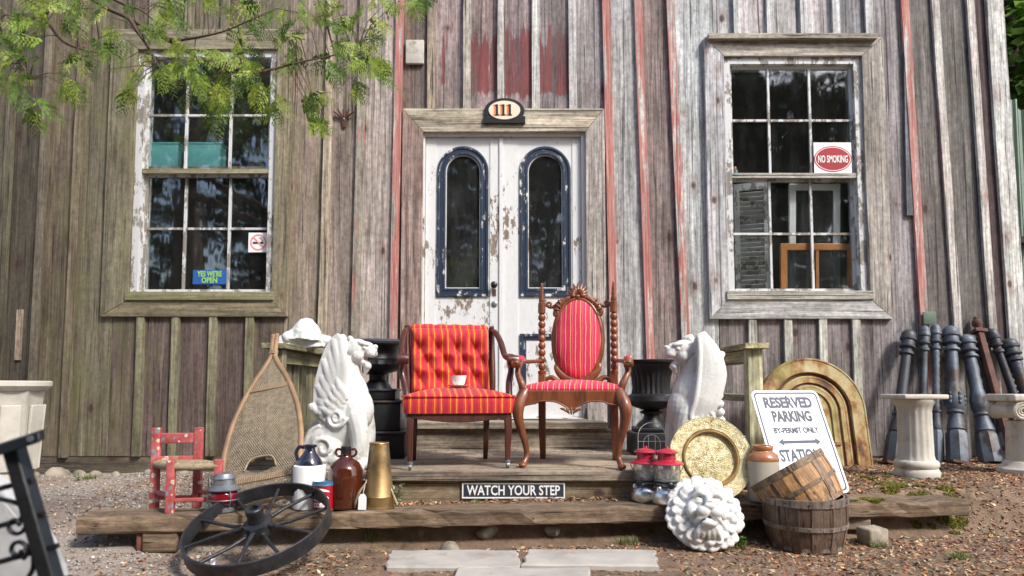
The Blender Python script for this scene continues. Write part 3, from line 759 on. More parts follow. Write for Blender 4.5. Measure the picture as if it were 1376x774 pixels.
# ------------------------------------------------------------------ porch, steps, railings
ZD, YF, YB = .396, 3.72, 5.06
xa, xb = W(402, 632, YF).x, W(985, 632, YF).x
porch = thing('porch', 'low weathered plank porch before the double door', 'porch')
def lay(name, mb, col, parent, loc, mat='plank', alg=.15, rot=None, bevel=.004):
    o = put(name, mb, M[mat], parent, None, loc, rot, bevel=bevel); o.color = (*col, 1); o['paint'] = 0; o['algae'] = alg; return o
n = 10; pw = (YB-YF+.02)/n
for i in range(n):
    j = random.uniform(.85, 1.12)
    lay('plank', MB().box((0, 0, 0), (xb-xa+random.uniform(-.02, .03), pw-.008, .05)), (.36*j, .295*j, .225*j), porch, ((xa+xb)/2+random.uniform(-.01, .01), YF+pw*(i+.5), ZD-.025+random.uniform(-.002, .002)), rot=(R(random.uniform(-.3, .3)), 0, 0))
lay('riser', MB().box2((xa+.03, YF+.035, .19), (xb-.03, YF+.07, ZD-.053)), (.21, .165, .105), porch, (0, 0, 0))
lay('riser', MB().box2((dx0-.04, YB-.02, ZD-.02), (dx1+.20, YB+.012, DZ0-.058)), (.25, .21, .16), porch, (0, 0, 0))
bx0, bx1 = W(545, 570, YB).x, W(815, 570, YB).x
lay('step_tread', MB().box2((bx0, YB-.06, DZ0-.055), (bx1, YB+.13, DZ0-.008)), (.33, .28, .21), porch, (0, 0, 0))
lay('step_tread', MB().box2((bx0+.01, YB+.136, DZ0-.055), (bx1, WALL-.06, DZ0-.008)), (.30, .26, .2), porch, (0, 0, 0))
for x_ in (xa+.06, 0, xb-.06): lay('joist', MB().box2((x_-.04, YF+.08, .15), (x_+.04, YB, ZD-.055)), (.15, .12, .08), porch, (0, 0, 0), 'plank_y')
t = thing('step_sign', 'dark WATCH YOUR STEP sign with pale border fixed to porch riser', 'sign', (W(690, 659, YF+.03).x, YF+.032, W(690, 659, YF+.03).z))
hw, hh = 68.5/246, 10.2/246
put('backing', MB().box2((-hw, -.008, -hh), (hw, 0, hh)), M['sign_black'], t)
put('border', MB().prism([(-hw, -hh), (hw, -hh), (hw, hh), (-hw, hh)], -.0115, -.0083, hole=[(-hw+.007, -hh+.007), (hw-.007, -hh+.007), (hw-.007, hh-.007), (-hw+.007, hh-.007)]), M['white'], t)
tx = text('lettering', 'WATCH YOUR STEP', .073, M['white'], t, (0, -.0095, -.001), sx=1.0, bold=.0014)
bbw = max(v.co.x for v in tx.data.vertices)-min(v.co.x for v in tx.data.vertices)
for v in tx.data.vertices: v.co.x *= .505/bbw

tb = thing('timber_step', 'long weathered timber step lying askew before the porch', 'timber', (0, 0, 0))
tl, tr = -2.04, 2.43
xm = (tl+tr)/2; ang = math.atan(.105)
def beam_mesh(L, d, h, seed):
    random.seed(seed); mb = MB(); n = 54; vs = []; fs = []
    sec = [(-d/2, -h/2+.008), (-d/2+.008, -h/2), (d/2-.008, -h/2), (d/2, -h/2+.008), (d/2, h/2-.012), (d/2-.012, h/2), (-d/2+.014, h/2), (-d/2, h/2-.012)]
    for i in range(n+1):
        x = -L/2+L*i/n
        for q, (a, b_) in enumerate(sec):
            s_ = .014 if b_ > 0 and a < 0 else .006
            vs.append((x+(random.uniform(-.01, .01) if i in (0, n) else 0), a+random.uniform(-s_, s_)*.8, b_+random.uniform(-s_, s_)*.7))
    m = 8
    for i in range(n):
        for k in range(m): fs.append((i*m+k, i*m+(k+1) % m, (i+1)*m+(k+1) % m, (i+1)*m+k))
    fs += [tuple(range(m)), tuple(range(n*m, (n+1)*m))]
    return mb.add(vs, fs)
TZ = .242
lay('beam', beam_mesh((tr-tl)/math.cos(ang), .20, .080, 3), (.165, .115, .072), tb, (xm, timber_y(xm)+.10, TZ-.040), rot=(0, 0, ang), alg=.2, bevel=0)
random.seed(11)
def block(name, px, Y, sx, sy, z0, z1, mat, label, cat, col=None, rz=0):
    w = W(px, 600, Y); mb = MB().rbox((0, 0, (z1-z0)/2), (sx, sy, z1-z0), .012, 2)
    for i, v in enumerate(mb.v):
        q = Vector(v)*18; mb.v[i] = (v[0]+.006*mnoise.noise(q), v[1]+.006*mnoise.noise(q+Vector((9, 0, 0))), v[2]+.004*mnoise.noise(q+Vector((0, 9, 0))))
    o = put(name, mb, M[mat], None, 50, (w.x, Y, z0), (0, 0, rz))
    if col: o.color = (*col, 1); o['paint'] = 0; o['algae'] = .1
    return tag(o, label, cat)
def blk(name, px, sx, sy, mat, label, cat, col=None, rz=0, back=.1):
    x = 0.0
    for _ in range(4): Y = timber_y(x)+back; x = (px-688)/FOC*Y
    return block(name, px, Y, sx, sy, gh(x, Y)-.02, TZ-.080+.002, mat, label, cat, col, rz)
blk('support_block', 226, .16, .14, 'plank', 'squared timber block propping the step near the iron wheel', 'block', (.17, .12, .075), .1, .08)
blk('loose_brick', 205, .10, .07, 'brick', 'small red brick wedged under the step behind the wheel', 'brick', None, .3, .07)
blk('support_block', 1135, .20, .14, 'plank', 'squared timber block propping the step behind the bushel baskets', 'block', (.17, .13, .09), -.1, .1)

def railing(name, label, xc, yn, yf_, seed, cols, open_=False):
    random.seed(seed)
    t = thing(name, label, 'railing', (xc, yn, ZD))
    zc = W(1020, 468, 4.25).z-ZD; L = yf_-yn
    def pl(nm, a, b_, c_, ax='Y', alg=.35):
        cx = [(a[i]+b_[i])/2 for i in range(3)]
        o = put(nm, MB().box((0, 0, 0), [abs(b_[i]-a[i]) for i in range(3)]), M['plank_y' if ax == 'Y' else 'board'], t, None, cx, bevel=.003); o.color = (*c_, 1); o['paint'] = 0; o['algae'] = alg
        return o
    pl('cap_rail', (-.075, 0, zc), (.075, L, zc+.034), cols[0])
    pl('post', (-.045, .04, 0), (.045, .13, zc-.001), cols[1], 'Z')
    pl('post', (-.045, L-.10, 0), (.045, L-.01, zc-.001), cols[1], 'Z')
    pl('under_rail', (-.02, .131, zc-.09), (.02, L-.101, zc-.002), cols[0])
    pl('bottom_rail', (-.02, .131, .06), (.02, L-.101, .13), cols[0])
    if open_: pl('middle_rail', (-.045, .131, zc*.52), (.045, L-.101, zc*.52+.045), cols[2])
    k = 5
    for i in range(0 if open_ else k):
        y_ = .20+(L-.42)*i/(k-1)
        pl('baluster', (-.042, y_-.06, .05), (-.0215, y_+.06, zc-.004), cols[2], 'Z')
    return t
rail_l = railing('porch_railing', 'mossy green wooden porch railing with plaster head resting on it', W(364, 600, 4.25).x, 4.25, 5.36, 5, [(.20, .18, .10), (.22, .20, .12), (.19, .18, .11)])
rail_r = railing('porch_railing', 'pale yellow green porch railing beside the arched iron panel', W(1021, 600, 4.25).x, 4.25, 5.36, 6, open_=True, cols=[(.44, .39, .22), (.40, .38, .24), (.30, .29, .18)])

def paver(px0, px1, py0, py1, z, seed):
    random.seed(seed)
    q = [G(px0, py1, z), G(px1, py1, z), G(px1-4, py0, z), G(px0+6, py0, z)]
    mb = MB(); pts = []
    for i in range(4):
        a, b_ = q[i], q[(i+1) % 4]
        for k in range(6):
            p = a.lerp(b_, k/6); pts.append((p.x+random.uniform(-.008, .008), p.y+random.uniform(-.008, .008)))
    n = len(pts); c = (sum(p[0] for p in pts)/n, sum(p[1] for p in pts)/n)
    vs = [(p[0]-c[0], p[1]-c[1], -.03) for p in pts]+[(p[0]-c[0], p[1]-c[1], .008) for p in pts]+[((p[0]-c[0])*.975, (p[1]-c[1])*.95, .015+random.uniform(-.003, .003)) for p in pts]
    fs = [tuple(range(2*n, 3*n))]+[(i, (i+1) % n, n+(i+1) % n, n+i) for i in range(n)]+[(n+i, n+(i+1) % n, 2*n+(i+1) % n, 2*n+i) for i in range(n)]
    o = put('paving_stone', mb.add(vs, fs), M['slab'], path, 30, (c[0], c[1], z-.012), (R(random.uniform(-.6, .6)), R(random.uniform(-.6, .6)), 0))
    return o
pm = MB()
gx = [-.75+.05*i for i in range(36)]; gy = [2.1+.05*i for i in range(26)]
pm.v = [(x, y, gh(x, y)+.004) for y in gy for x in gx]; pm.f = [(j*36+i, j*36+i+1, (j+1)*36+i+1, (j+1)*36+i) for j in range(25) for i in range(35)]
path = put('path', pm, M['ground'], None, 180, fixn=False); path['kind'] = 'structure'
for k, (a, b_, c_, d_) in enumerate(((518, 699, 740, 762), (702, 884, 738, 760), (606, 797, 763, 790), (452, 603, 764, 790), (800, 950, 792, 830))):
    if k == 3: continue
    paver(a, b_, c_, d_, .062, k)

# ------------------------------------------------------------------ upholstered chairs on the porch
crim, ored, gold, dred = (.44, .010, .035), (.56, .030, .018), (.72, .25, .015), (.26, .006, .02)
M['stripe_a'] = stripes('striped_plush', [(0, crim), (.16, ored), (.30, gold), (.36, ored), (.46, crim), (.56, dred), (.60, ored), (.72, gold), (.80, ored), (.88, crim)], .085)
M['stripe_b'] = stripes('striped_satin', [(0, (.62, .02, .085)), (.30, (.78, .42, .16)), (.37, (.60, .03, .07)), (.50, (.74, .10, .14)), (.58, (.62, .02, .085)), (.80, (.80, .46, .20)), (.87, (.60, .02, .08))], .062)
M['button'] = simple('button_plush', (.30, .01, .03), .8, var=.2, bump=.1)
def rtrap(wf, wb, d, r=.05, n=5):
    """rounded trapezoid outline, front towards -y"""
    c = [(-wf/2, -d/2), (wf/2, -d/2), (wb/2, d/2), (-wb/2, d/2)]; out = []
    for i, (x, y) in enumerate(c):
        p = Vector((x, y)); a = (Vector(c[i-1])-p).normalized(); b_ = (Vector(c[(i+1) % 4])-p).normalized()
        for k in range(n+1):
            t = k/n; q = (p+a*r)*(1-t)**2+p*2*t*(1-t)+(p+b_*r)*t*t; out.append((q.x, q.y))
    return out
def cushion(mb, outl, z0, z1, crown, bulge=.012):
    n = len(outl); rings = []
    for (s_, dz) in ((.92, z0), (.985, z0+.004), (1.0, z0+(z1-z0)*.25), (1.0+bulge, z0+(z1-z0)*.6), (1.0, z1-.012), (.985, z1-.002), (.97, z1+.002)):
        rings.append([(x*s_, y*s_, dz) for x, y in outl])
    for k in range(1, 9):
        s_ = .97*(1-k/9); h = z1+.002+crown*(1-(s_/.97)**2.4)
        rings.append([(x*s_, y*s_, h) for x, y in outl])
    vs = [p for r_ in rings for p in r_]; m = len(rings)
    fs = [(j*n+i, j*n+(i+1) % n, (j+1)*n+(i+1) % n, (j+1)*n+i) for j in range(m-1) for i in range(n)]
    fs += [tuple(range(n-1, -1, -1)), tuple(range((m-1)*n, m*n))]
    return mb.add(vs, fs)
c1 = W(611, 610, 4.06)
ch = thing('tufted_armchair', 'low armchair with tufted red and gold striped back and dark wood arms', 'armchair', (c1.x, 4.06, ZD), (0, 0, R(11)))
mah = M['mahogany']
put('seat_cushion', cushion(MB(), rtrap(.64, .54, .56, .06), .305, .405, .045), M['stripe_a'], ch, 60)
pip = [(x*1.01, y*1.01, .402) for x, y in rtrap(.64, .54, .56, .06)]
put('piping', MB().tube(pip, .006, 6, closed=True), M['stripe_a'], ch, 60)
ap = MB(); pts = [(-.27, .31), (.27, .31), (.27, .285)]+[(.27-.54*i/12, .285-.028*math.sin(math.pi*i/12)) for i in range(1, 12)]+[(-.27, .285)]
ap.prism([(p[0], p[1]) for p in pts], -.262, -.235); put('front_apron', ap, mah, ch, bevel=.004)
for s_ in (-1, 1): put('side_apron', MB().box((s_*.268, 0, .288), (.026, .46, .045)), mah, ch, bevel=.004)
put('rear_apron', MB().box((0, .245, .288), (.46, .026, .045)), mah, ch)
for s_ in (-1, 1):
    lg = MB().tube(cr([(s_*.272, -.235, .31), (s_*.275, -.245, .22), (s_*.272, -.245, .12), (s_*.272, -.243, .045)], 4), [.030, .027, .022, .019], 4, flat=.95, nrm=(.7, .7, 0))
    l = put('front_leg', lg, mah, ch, 30, bevel=.004)
    put('caster', MB().lathe([(.010, .05), (.017, .045), (.016, .03), (.010, .028)], 12, (s_*.272, -.243, 0)).lathe([(.008, -.009), (.017, -.008), (.018, 0), (.017, .008), (.008, .009)], 14, (s_*.272, -.243, .018), 'X'), M['galv'], l, 40)
    put('rear_leg', MB().tube(cr([(s_*.225, .235, .31), (s_*.225, .245, .2), (s_*.225, .275, .0)], 4), [.027, .025, .019], 4, flat=.95, nrm=(.7, .7, 0)), mah, ch, 30, bevel=.004)
# tufted back, button by button
bw, bh, z0b = .50, .435, .405; lean = R(11)
btn = []
for r_, zz in enumerate((.30, .21, .105)):
    k = 4
    for i in range(k): btn.append(((i-(k-1)/2)*.118+(.03 if r_ % 2 else -.02), zz))
def tuft(u, v):
    e = min(1, (1-abs(u)/(bw/2))/.16) if abs(u) < bw/2 else 0; e2 = min(1, min(v, bh-v)/.05)
    h = .075*math.sqrt(max(0, e*(2-e)))*math.sqrt(max(0, e2*(2-e2)))
    d = 0.0
    for (bx_, bz_) in btn:
        q = ((u-bx_)/.055)**2+((v-bz_)/.055)**2; d = max(d, math.exp(-q*1.6))
    h -= .042*d
    # creases on the diagonals between buttons
    for (bx_, bz_) in btn:
        du, dv = u-bx_, v-bz_
        if abs(dv) < .10 and abs(du) < .075:
            for sg in (-1, 1):
                dist = abs(du*.84-sg*dv*.54); h -= .010*math.exp(-(dist/.009)**2)*max(0, 1-abs(dv)/.1)
    return h
nu, nv_ = 74, 62; mb = MB(); vs = []
for j in range(nv_+1):
    v = bh*j/nv_
    for i in range(nu+1):
        u = -bw/2+bw*i/nu; vs.append((u, .25+math.sin(lean)*v-tuft(u, v), z0b+math.cos(lean)*v))
m = nu+1; fs = [(j*m+i, j*m+i+1, (j+1)*m+i+1, (j+1)*m+i) for j in range(nv_) for i in range(nu)]
mb.add(vs, fs)
# upholstered top roll and back sheet
rp = [(-bw/2+bw*i/16, .262+math.sin(lean)*bh, z0b+bh-.012+.004*math.sin(i*2.2)) for i in range(17)]
mb.tube(rp, [.018]+[.030]*15+[.018], 10)
mb.box((0, .275+math.sin(lean)*bh/2, z0b+bh/2*math.cos(lean)), (bw, .04, bh), (-lean, 0, 0))
bk = put('backrest', mb, M['stripe_a'], ch, 70, fixn=False)
bm_ = MB().ell((0, 0, 0), (.010, .006, .010), 10, 6).mesh('button', 60)
for (u, v) in btn: put('button', bm_, M['button'], bk, None, (u, .25+math.sin(lean)*v-tuft(u, v)-.004, z0b+v*math.cos(lean)))
for s_ in (-1, 1):
    put('back_post', MB().tube(cr([(s_*.262, .25, .30), (s_*.268, .27, .50), (s_*.272, .315, .70), (s_*.272, .335, .815), (s_*.272, .325, .845)], 5), [.024, .024, .022, .022, .016], 8, flat=.9), mah, ch, 60)
    a = MB().tube(cr([(s_*.272, .325, .825), (s_*.288, .26, .80), (s_*.305, .17, .735), (s_*.312, .08, .655), (s_*.314, -.02, .628), (s_*.314, -.10, .632), (s_*.314, -.165, .625)], 6), [.016, .019, .020, .020, .021, .024, .024], 10, flat=.8, nrm=(0, 0, 1))
    ar = put('arm', a, mah, ch, 60)
    sc_ = MB().lathe([(.010, -.034), (.027, -.031), (.031, 0), (.027, .031), (.010, .034)], 16, (s_*.314, -.175, .610), 'X')
    put('hand_scroll', sc_, mah, ar, 50)
    put('arm_support', MB().tube(cr([(s_*.308, -.12, .615), (s_*.318, -.105, .55), (s_*.302, -.13, .48), (s_*.290, -.19, .40), (s_*.284, -.22, .31)], 6), [.016, .018, .020, .020, .020], 10, flat=1.2, nrm=(0, 1, 0)), mah, ch, 60)
# cup and saucer on the seat
cpos = ch.matrix_basis @ Vector((.015, -.06, .4505))
t = thing('saucer', 'white saucer resting on the striped seat of the tufted armchair', 'saucer', cpos)
put('dish', MB().lathe([(.025, 0), (.03, .001), (.050, .006), (.072, .014), (.073, .016), (.050, .010), (.028, .006), (0, .0055)], 28), M['porcelain'], t, 60)
put('foot_ring', MB().lathe([(.026, -.004), (.029, -.004), (.029, .001), (.026, .001)], 20), M['porcelain'], t, 40)
t = thing('teacup', 'white teacup standing on its saucer on the tufted armchair', 'cup', cpos+Vector((0, 0, .0062)), (0, 0, R(80)))
put('bowl', MB().lathe([(.022, 0), (.024, .003), (.036, .02), (.043, .045), (.047, .064), (.045, .064), (.040, .045), (.033, .022), (0, .008)], 26), M['porcelain'], t, 60)
put('handle', MB().tube(cr([(.040, 0, .052), (.060, 0, .054), (.066, 0, .036), (.054, 0, .022), (.036, 0, .020)], 5), .0042, 8), M['porcelain'], t, 60)

c2 = W(773, 610, 4.08)
hc = thing('carved_armchair', 'tall carved walnut armchair with oval red striped back and twist posts', 'armchair', (c2.x, 4.08, ZD), (0, 0, R(-10)))
wal = M['walnut']
def beads(z0, z1, n, r0, r1):
    p = []
    for i in range(n):
        a = z0+(z1-z0)*i/n; h = (z1-z0)/n
        p += [(r0, a), (r0+(r1-r0)*.7, a+h*.22), (r1, a+h*.5), (r0+(r1-r0)*.7, a+h*.78)]
    return p+[(r0, z1)]
for s_ in (-1, 1):
    pr = [(.020, .53), (.026, .54), (.026, .555)]+beads(.56, .92, 8, .014, .0245)+[(.024, .925), (.024, .99), (.017, .995), (.021, 1.01), (.013, 1.03), (.016, 1.04), (.010, 1.06), (.013, 1.07), (.006, 1.10), (.008, 1.11), (0, 1.125)]
    po = put('back_post', MB().lathe(pr, 18, (s_*.228, .235, 0)), wal, hc, 50)
    put('rear_leg', MB().tube([(s_*.228, .235, .535), (s_*.228, .235, .35), (s_*.228, .245, .18), (s_*.228, .275, 0)], [.031, .031, .029, .024], 4, nrm=(.7, .7, 0)), wal, hc, 30, bevel=.003)
    fl = put('front_leg', MB().tube(cr([(s_*.262, -.215, .435), (s_*.278, -.235, .40), (s_*.300, -.262, .335), (s_*.293, -.255, .25), (s_*.268, -.225, .15), (s_*.258, -.212, .07), (s_*.272, -.235, .025), (s_*.280, -.25, .012)], 5), [.030, .036, .036, .026, .019, .015, .019, .013], 12), wal, hc, 60)
    put('foot', MB().ell((s_*.276, -.245, .016), (.024, .030, .017), 12, 8), wal, fl, 60)
    put('arm_support', MB().tube(cr([(s_*.272, -.205, .42), (s_*.285, -.215, .47), (s_*.312, -.19, .53), (s_*.312, -.155, .575), (s_*.302, -.135, .60)], 5), [.024, .022, .017, .019, .019], 10), wal, hc, 60)
    ar = put('arm', MB().tube(cr([(s_*.232, .23, .62), (s_*.285, .13, .612), (s_*.315, 0, .607), (s_*.318, -.12, .607), (s_*.318, -.205, .600), (s_*.318, -.235, .583)], 5), [.015, .018, .020, .024, .027, .018], 10, flat=.72, nrm=(0, 0, 1)), wal, hc, 60)
    put('hand_scroll', MB().lathe([(.008, -.028), (.021, -.025), (.024, 0), (.021, .025), (.008, .028)], 14, (s_*.318, -.215, .585), 'X'), wal, ar, 50)
    put('arm_pad', MB().ell((s_*.316, -.06, .620), (.025, .100, .022), 16, 10), M['stripe_b'], ar, 60)
    put('side_rail', MB().box((s_*.252, .01, .395), (.03, .44, .075)), wal, hc, bevel=.004)
pts = [(-.27, .435), (.27, .435), (.27, .345)]+[(.27-.54*i/24, .345+.028*(abs(math.sin(math.pi*2*i/24))**.8)*(1 if 3 < i < 21 else .6)-.024*math.exp(-((i-12)/2.6)**2)) for i in range(1, 24)]+[(-.27, .345)]
put('front_rail', MB().prism(pts, -.245, -.212), wal, hc, bevel=.006)
put('rail_moulding', MB().tube([(p[0], -.247, p[1]+.003) for p in pts[2:]], .0055, 6), wal, hc, 60)
cv = MB()
for i in range(7):
    a = R(-75+25*i); cv.ell((.045*math.sin(a), -.250, .332-.012*math.cos(a)), (.007, .007, .022), 8, 6, (0, a, 0))
put('carving', cv, wal, hc, 60)
put('rear_rail', MB().box((0, .232, .40), (.40, .026, .07)), wal, hc, bevel=.004)
put('seat_cushion', cushion(MB(), rtrap(.56, .47, .47, .04), .425, .462, .034), M['stripe_b'], hc, 60)
# oval back
tl_ = R(7)
def ob(x, z, d=0): return (x, .225+math.tan(tl_)*(z-.5)-d, z)
ovz, orx, orz = .755, .150, .262
oval = [ob(orx*math.cos(2*math.pi*i/48), ovz+orz*math.sin(2*math.pi*i/48)) for i in range(48)]
put('oval_frame', MB().tube(oval, .021, 10, closed=True, flat=1.15, nrm=(0, -1, 0)), wal, hc, 60)
cm = MB(); n = 40; rings = [(1.0, 0), (.97, .022), (.90, .036), (.75, .048), (.55, .056), (.3, .060), (0.02, .062)]; vs = []
for (k, d) in rings: vs += [ob(orx*k*math.cos(2*math.pi*i/n), ovz+orz*k*math.sin(2*math.pi*i/n), d) for i in range(n)]
fs = [(j*n+i, j*n+(i+1) % n, (j+1)*n+(i+1) % n, (j+1)*n+i) for j in range(len(rings)-1) for i in range(n)]+[tuple(range((len(rings)-1)*n, len(rings)*n))]
fs += [tuple(range(n-1, -1, -1))]
put('oval_cushion', cm.add(vs, fs), M['stripe_b'], hc, 60)
cs = MB(); ctop = ovz+orz
for i in range(9):   # fan of leaves
    a = R(-80+20*i); L = .050+.022*math.cos(a)
    p0 = ob(.012*math.sin(a), ctop+.016, .012); p2 = ob((L+.012)*math.sin(a), ctop+.016+(L+.02)*max(.05, math.cos(a)), .010)
    pm_ = ob((L*.6)*math.sin(a), ctop+.016+(L*.62)*max(.05, math.cos(a)), .024)
    cs.tube(cr([p0, pm_, p2], 4), [.006, .014, .004], 8, flat=.7, nrm=(0, -1, 0))
cs.ell(ob(0, ctop+.016, .02), (.016, .012, .014), 10, 8)
for s_ in (-1, 1):
    cs.tube(cr([ob(s_*.02, ctop+.012, .01), ob(s_*.06, ctop+.006, .014), ob(s_*.10, ctop-.022, .012), ob(s_*.135, ctop-.055, .012), ob(s_*.148, ctop-.10, .012), ob(s_*.128, ctop-.105, .016), ob(s_*.13, ctop-.085, .018)], 5), [.010, .016, .018, .016, .012, .010, .007], 8, flat=.8, nrm=(0, -1, 0))
    cs.tube(cr([ob(s_*.07, ctop-.002, .01), ob(s_*.11, ctop-.012, .01), ob(s_*.145, ctop-.040, .008), ob(s_*.175, ctop-.05, .006), ob(s_*.205, ctop-.035, .004), ob(s_*.226, ctop-.032, 0)], 5), [.010, .013, .012, .010, .011, .013], 8)
    cs.tube(cr([ob(s_*.205, ctop-.035, .006), ob(s_*.188, ctop-.018, .01), ob(s_*.172, ctop-.026, .01), ob(s_*.178, ctop-.04, .01)], 5), [.009, .008, .007, .006], 8)
    for k in range(3):
        a = R(s_*(38+20*k)); cs.ell(ob(.115*s_+.012*k*s_, ctop-.018-.024*k, .022), (.007, .008, .022), 8, 6, (0, a, 0))
put('crest', cs, wal, hc, 60)
lc = MB(); cb_ = ovz-orz
for s_ in (-1, 1):
    lc.tube(cr([ob(s_*.01, cb_+.0, .012), ob(s_*.06, cb_+.005, .014), ob(s_*.11, cb_+.045, .014), ob(s_*.135, cb_+.085, .012), ob(s_*.128, cb_+.115, .01)], 5), [.030, .030, .024, .016, .008], 8, flat=.55, nrm=(0, -1, 0))
    lc.tube(cr([ob(s_*.05, cb_-.012, .01), ob(s_*.11, cb_-.015, .01), ob(s_*.16, cb_+.02, .008), ob(s_*.19, cb_+.015, .004), ob(s_*.226, cb_+.0, 0)], 5), [.022, .020, .016, .013, .015], 8, flat=.7, nrm=(0, -1, 0))
lc.box(ob(0, cb_-.03, .0), (.10, .03, .08))
put('lower_carving', lc, wal, hc, 60)

# ------------------------------------------------------------------ statues
def griffin(name, label, pos, rz, feathers, mirror):
    k = 1/236.0
    def f(px, py, y=0.0): return Vector(((px-460)*k, y, (620-py)*k))
    mb = MB()
    mb.rbox((-.015, 0, .018), (.37, .27, .040), .008)
    mb.ell(f(441, 586), (.125, .115, .145), 20, 14)
    mb.tube(cr([f(446, 578), f(465, 552), f(472, 524), f(468, 496), f(471, 472)], 5), [.12, .125, .106, .074, .060], 18)
    mb.ell(f(483, 541), (.086, .098, .125), 18, 12, (0, R(-8), 0))
    for s_ in (-1, 1):
        y = s_*.066
        mb.tube(cr([f(474, 522, y*.8), f(484, 550, y), f(490, 577, y), f(490, 600, y), f(492, 616, y)], 4), [.040, .062, .052, .042, .048], 12)
        mb.ell(f(497, 613, y), (.056, .047, .030), 12, 8)
        for q in (-1, 0, 1): mb.ell(f(507, 615, y+q*.026), (.022, .015, .020), 8, 6)
        mb.ell(f(466, 608, s_*.105), (.085, .044, .042), 12, 8)
        mb.ell(f(443, 588, s_*.075), (.105, .055, .125), 16, 10)
        # brow, ear, cheek, eye socket rim
        mb.ell(f(491, 455, s_*.034), (.040, .030, .016), 10, 8, (0, R(12), 0))
        mb.ell(f(466, 449, s_*.060), (.020, .018, .030), 10, 8, (0, R(-20), 0))
        mb.ell(f(484, 471, s_*.042), (.036, .030, .036), 10, 8)
        mb.ell(f(493, 461, s_*.047), (.013, .010, .009), 8, 6)
        mb.ell(f(500, 468, s_*.022), (.030, .024, .024), 10, 8)
        # mane locks
        for q in range(5):
            a = f(470-2*q, 452+9*q, s_*.050); b_ = f(462+q*1.5, 468+11*q, s_*(.078+.006*q)); c_ = f(470+2*q, 486+10*q, s_*(.085+.004*q))
            mb.tube(cr([a, b_, c_], 4), [.016, .019, .006], 8)
        # wing
        yb = s_*.105
        if feathers:
            tips = [(464, 446), (456, 451), (449, 462), (443, 477), (438, 494), (435, 511), (434, 528), (436, 542), (441, 554)]
            for q, (tx_, tz_) in enumerate(tips):
                a = f(470-1.2*q, 546+.8*q, yb+s_*.006); t_ = f(tx_, tz_, yb+s_*(.004 if q % 2 else -.003))
                bul = 12-q*1.5
                m1 = f(470-3.2*q, 520+3.2*q, yb+s_*.014); m2 = f(tx_*.55+(470-3*q)*.45+bul*.35, tz_*.62+(540)*.38, yb+s_*.012)
                mb.tube(cr([a, m1, m2, t_], 6), [.016, .027, .031, .016], 10, flat=.42, nrm=(0, s_, 0))
            for q in range(5):    # short coverts
                a = f(476-3*q, 530+5*q, yb+s_*.014); t_ = f(462-5*q, 500+10*q, yb+s_*.022)
                mb.tube(cr([a, (a+t_)/2+Vector((0, s_*.010, 0)), t_], 4), [.018, .024, .008], 8, flat=.5, nrm=(0, s_, 0))
            for q in range(6):    # scalloped lower fringe
                mb.ell(f(430+6*q, 540+5.0*q, yb+s_*.008), (.022, .014, .030), 8, 6, (0, R(-40), 0))
            outl = [(462, 442), (453, 448), (445, 461), (438, 480), (433, 500), (430, 520), (430, 541), (436, 557), (447, 565), (462, 567), (475, 557), (479, 538), (475, 515), (473, 490), (472, 462)]
            cc_ = MB(); mb.prism([((p_[0]-460)*k, (620-p_[1])*k) for p_ in outl], min(yb-s_*.03, yb+s_*.006), max(yb-s_*.03, yb+s_*.006))
        else:
            mb.tube(cr([f(474, 560, yb), f(462, 530, yb+s_*.012), f(452, 495, yb+s_*.012), f(456, 465, yb+s_*.006), f(465, 440, yb-s_*.01)], 6), [.055, .088, .090, .068, .030], 14, flat=.36, nrm=(0, s_, 0))
            mb.tube(cr([f(470, 446, yb+s_*.012), f(470, 470, yb+s_*.022), f(473, 500, yb+s_*.030), f(478, 530, yb+s_*.028), f(484, 552, yb+s_*.02), f(476, 560, yb+s_*.022), f(466, 556, yb+s_*.026)], 6), [.010, .014, .014, .015, .013, .011, .006], 8)
            for q in range(9): mb.ell(f(441-abs(q-4)*.9+q*.2, 470+11*q, yb), (.028, .018, .022), 8, 6, (0, R(35), 0))
        # shoulder scroll and haunch scroll
        def spiral(cx, cz, r0, turns, rad, y_):
            pts = []
            for i in range(int(turns*14)+1):
                a = i/14*2*math.pi; r_ = r0*(1-i/(turns*14+3)); pts.append(f(cx+r_*math.cos(a), cz+r_*math.sin(a), y_))
            mb.tube(pts, [rad, rad*.9, rad*.6], 8)
        spiral(463, 553, 13, 1.8, .013, s_*.126)
        mb.ell(f(463, 553, s_*.105), (.050, .024, .050), 12, 8)
        spiral(447, 592, 20, 1.6, .015, s_*.126)
        mb.tube(cr([f(424, 612, s_*.10), f(420, 592, s_*.10), f(427, 572, s_*.10), f(440, 563, s_*.11)], 5), [.016, .020, .018, .010], 8)
    mb.ell(f(480, 463), (.076, .066, .064), 16, 12)
    mb.ell(f(496, 464), (.050, .046, .034), 14, 10)
    mb.ell(f(505, 459), (.016, .024, .014), 10, 8)
    mb.ell(f(489, 480), (.040, .038, .020), 12, 8, (0, R(14), 0))
    mb.ell(f(495, 485), (.022, .030, .022), 12, 8)
    mb.tube(cr([f(494, 481), f(493, 490), f(491, 496)], 3), [.024, .018, .006], 8)
    if mirror: mb.v = [(-x, y, z) for x, y, z in mb.v]; mb.f = [tuple(reversed(q)) for q in mb.f]
    o = sculpt(name, mb, M['plaster'], None, .0046, 1, pos, (0, 0, rz))
    return tag(o, label, 'statue')
lp = W(458, 620, 3.90); griffin('lion_statue', 'white winged lion statue with carved feathers and scroll, beside the snowshoe', (lp.x, 3.90, ZD), R(-6), True, False)
lp = W(940, 620, 3.98); griffin('lion_statue', 'white winged lion statue with smooth wing behind the brass charger', (lp.x, 3.98, ZD), R(8), False, True)

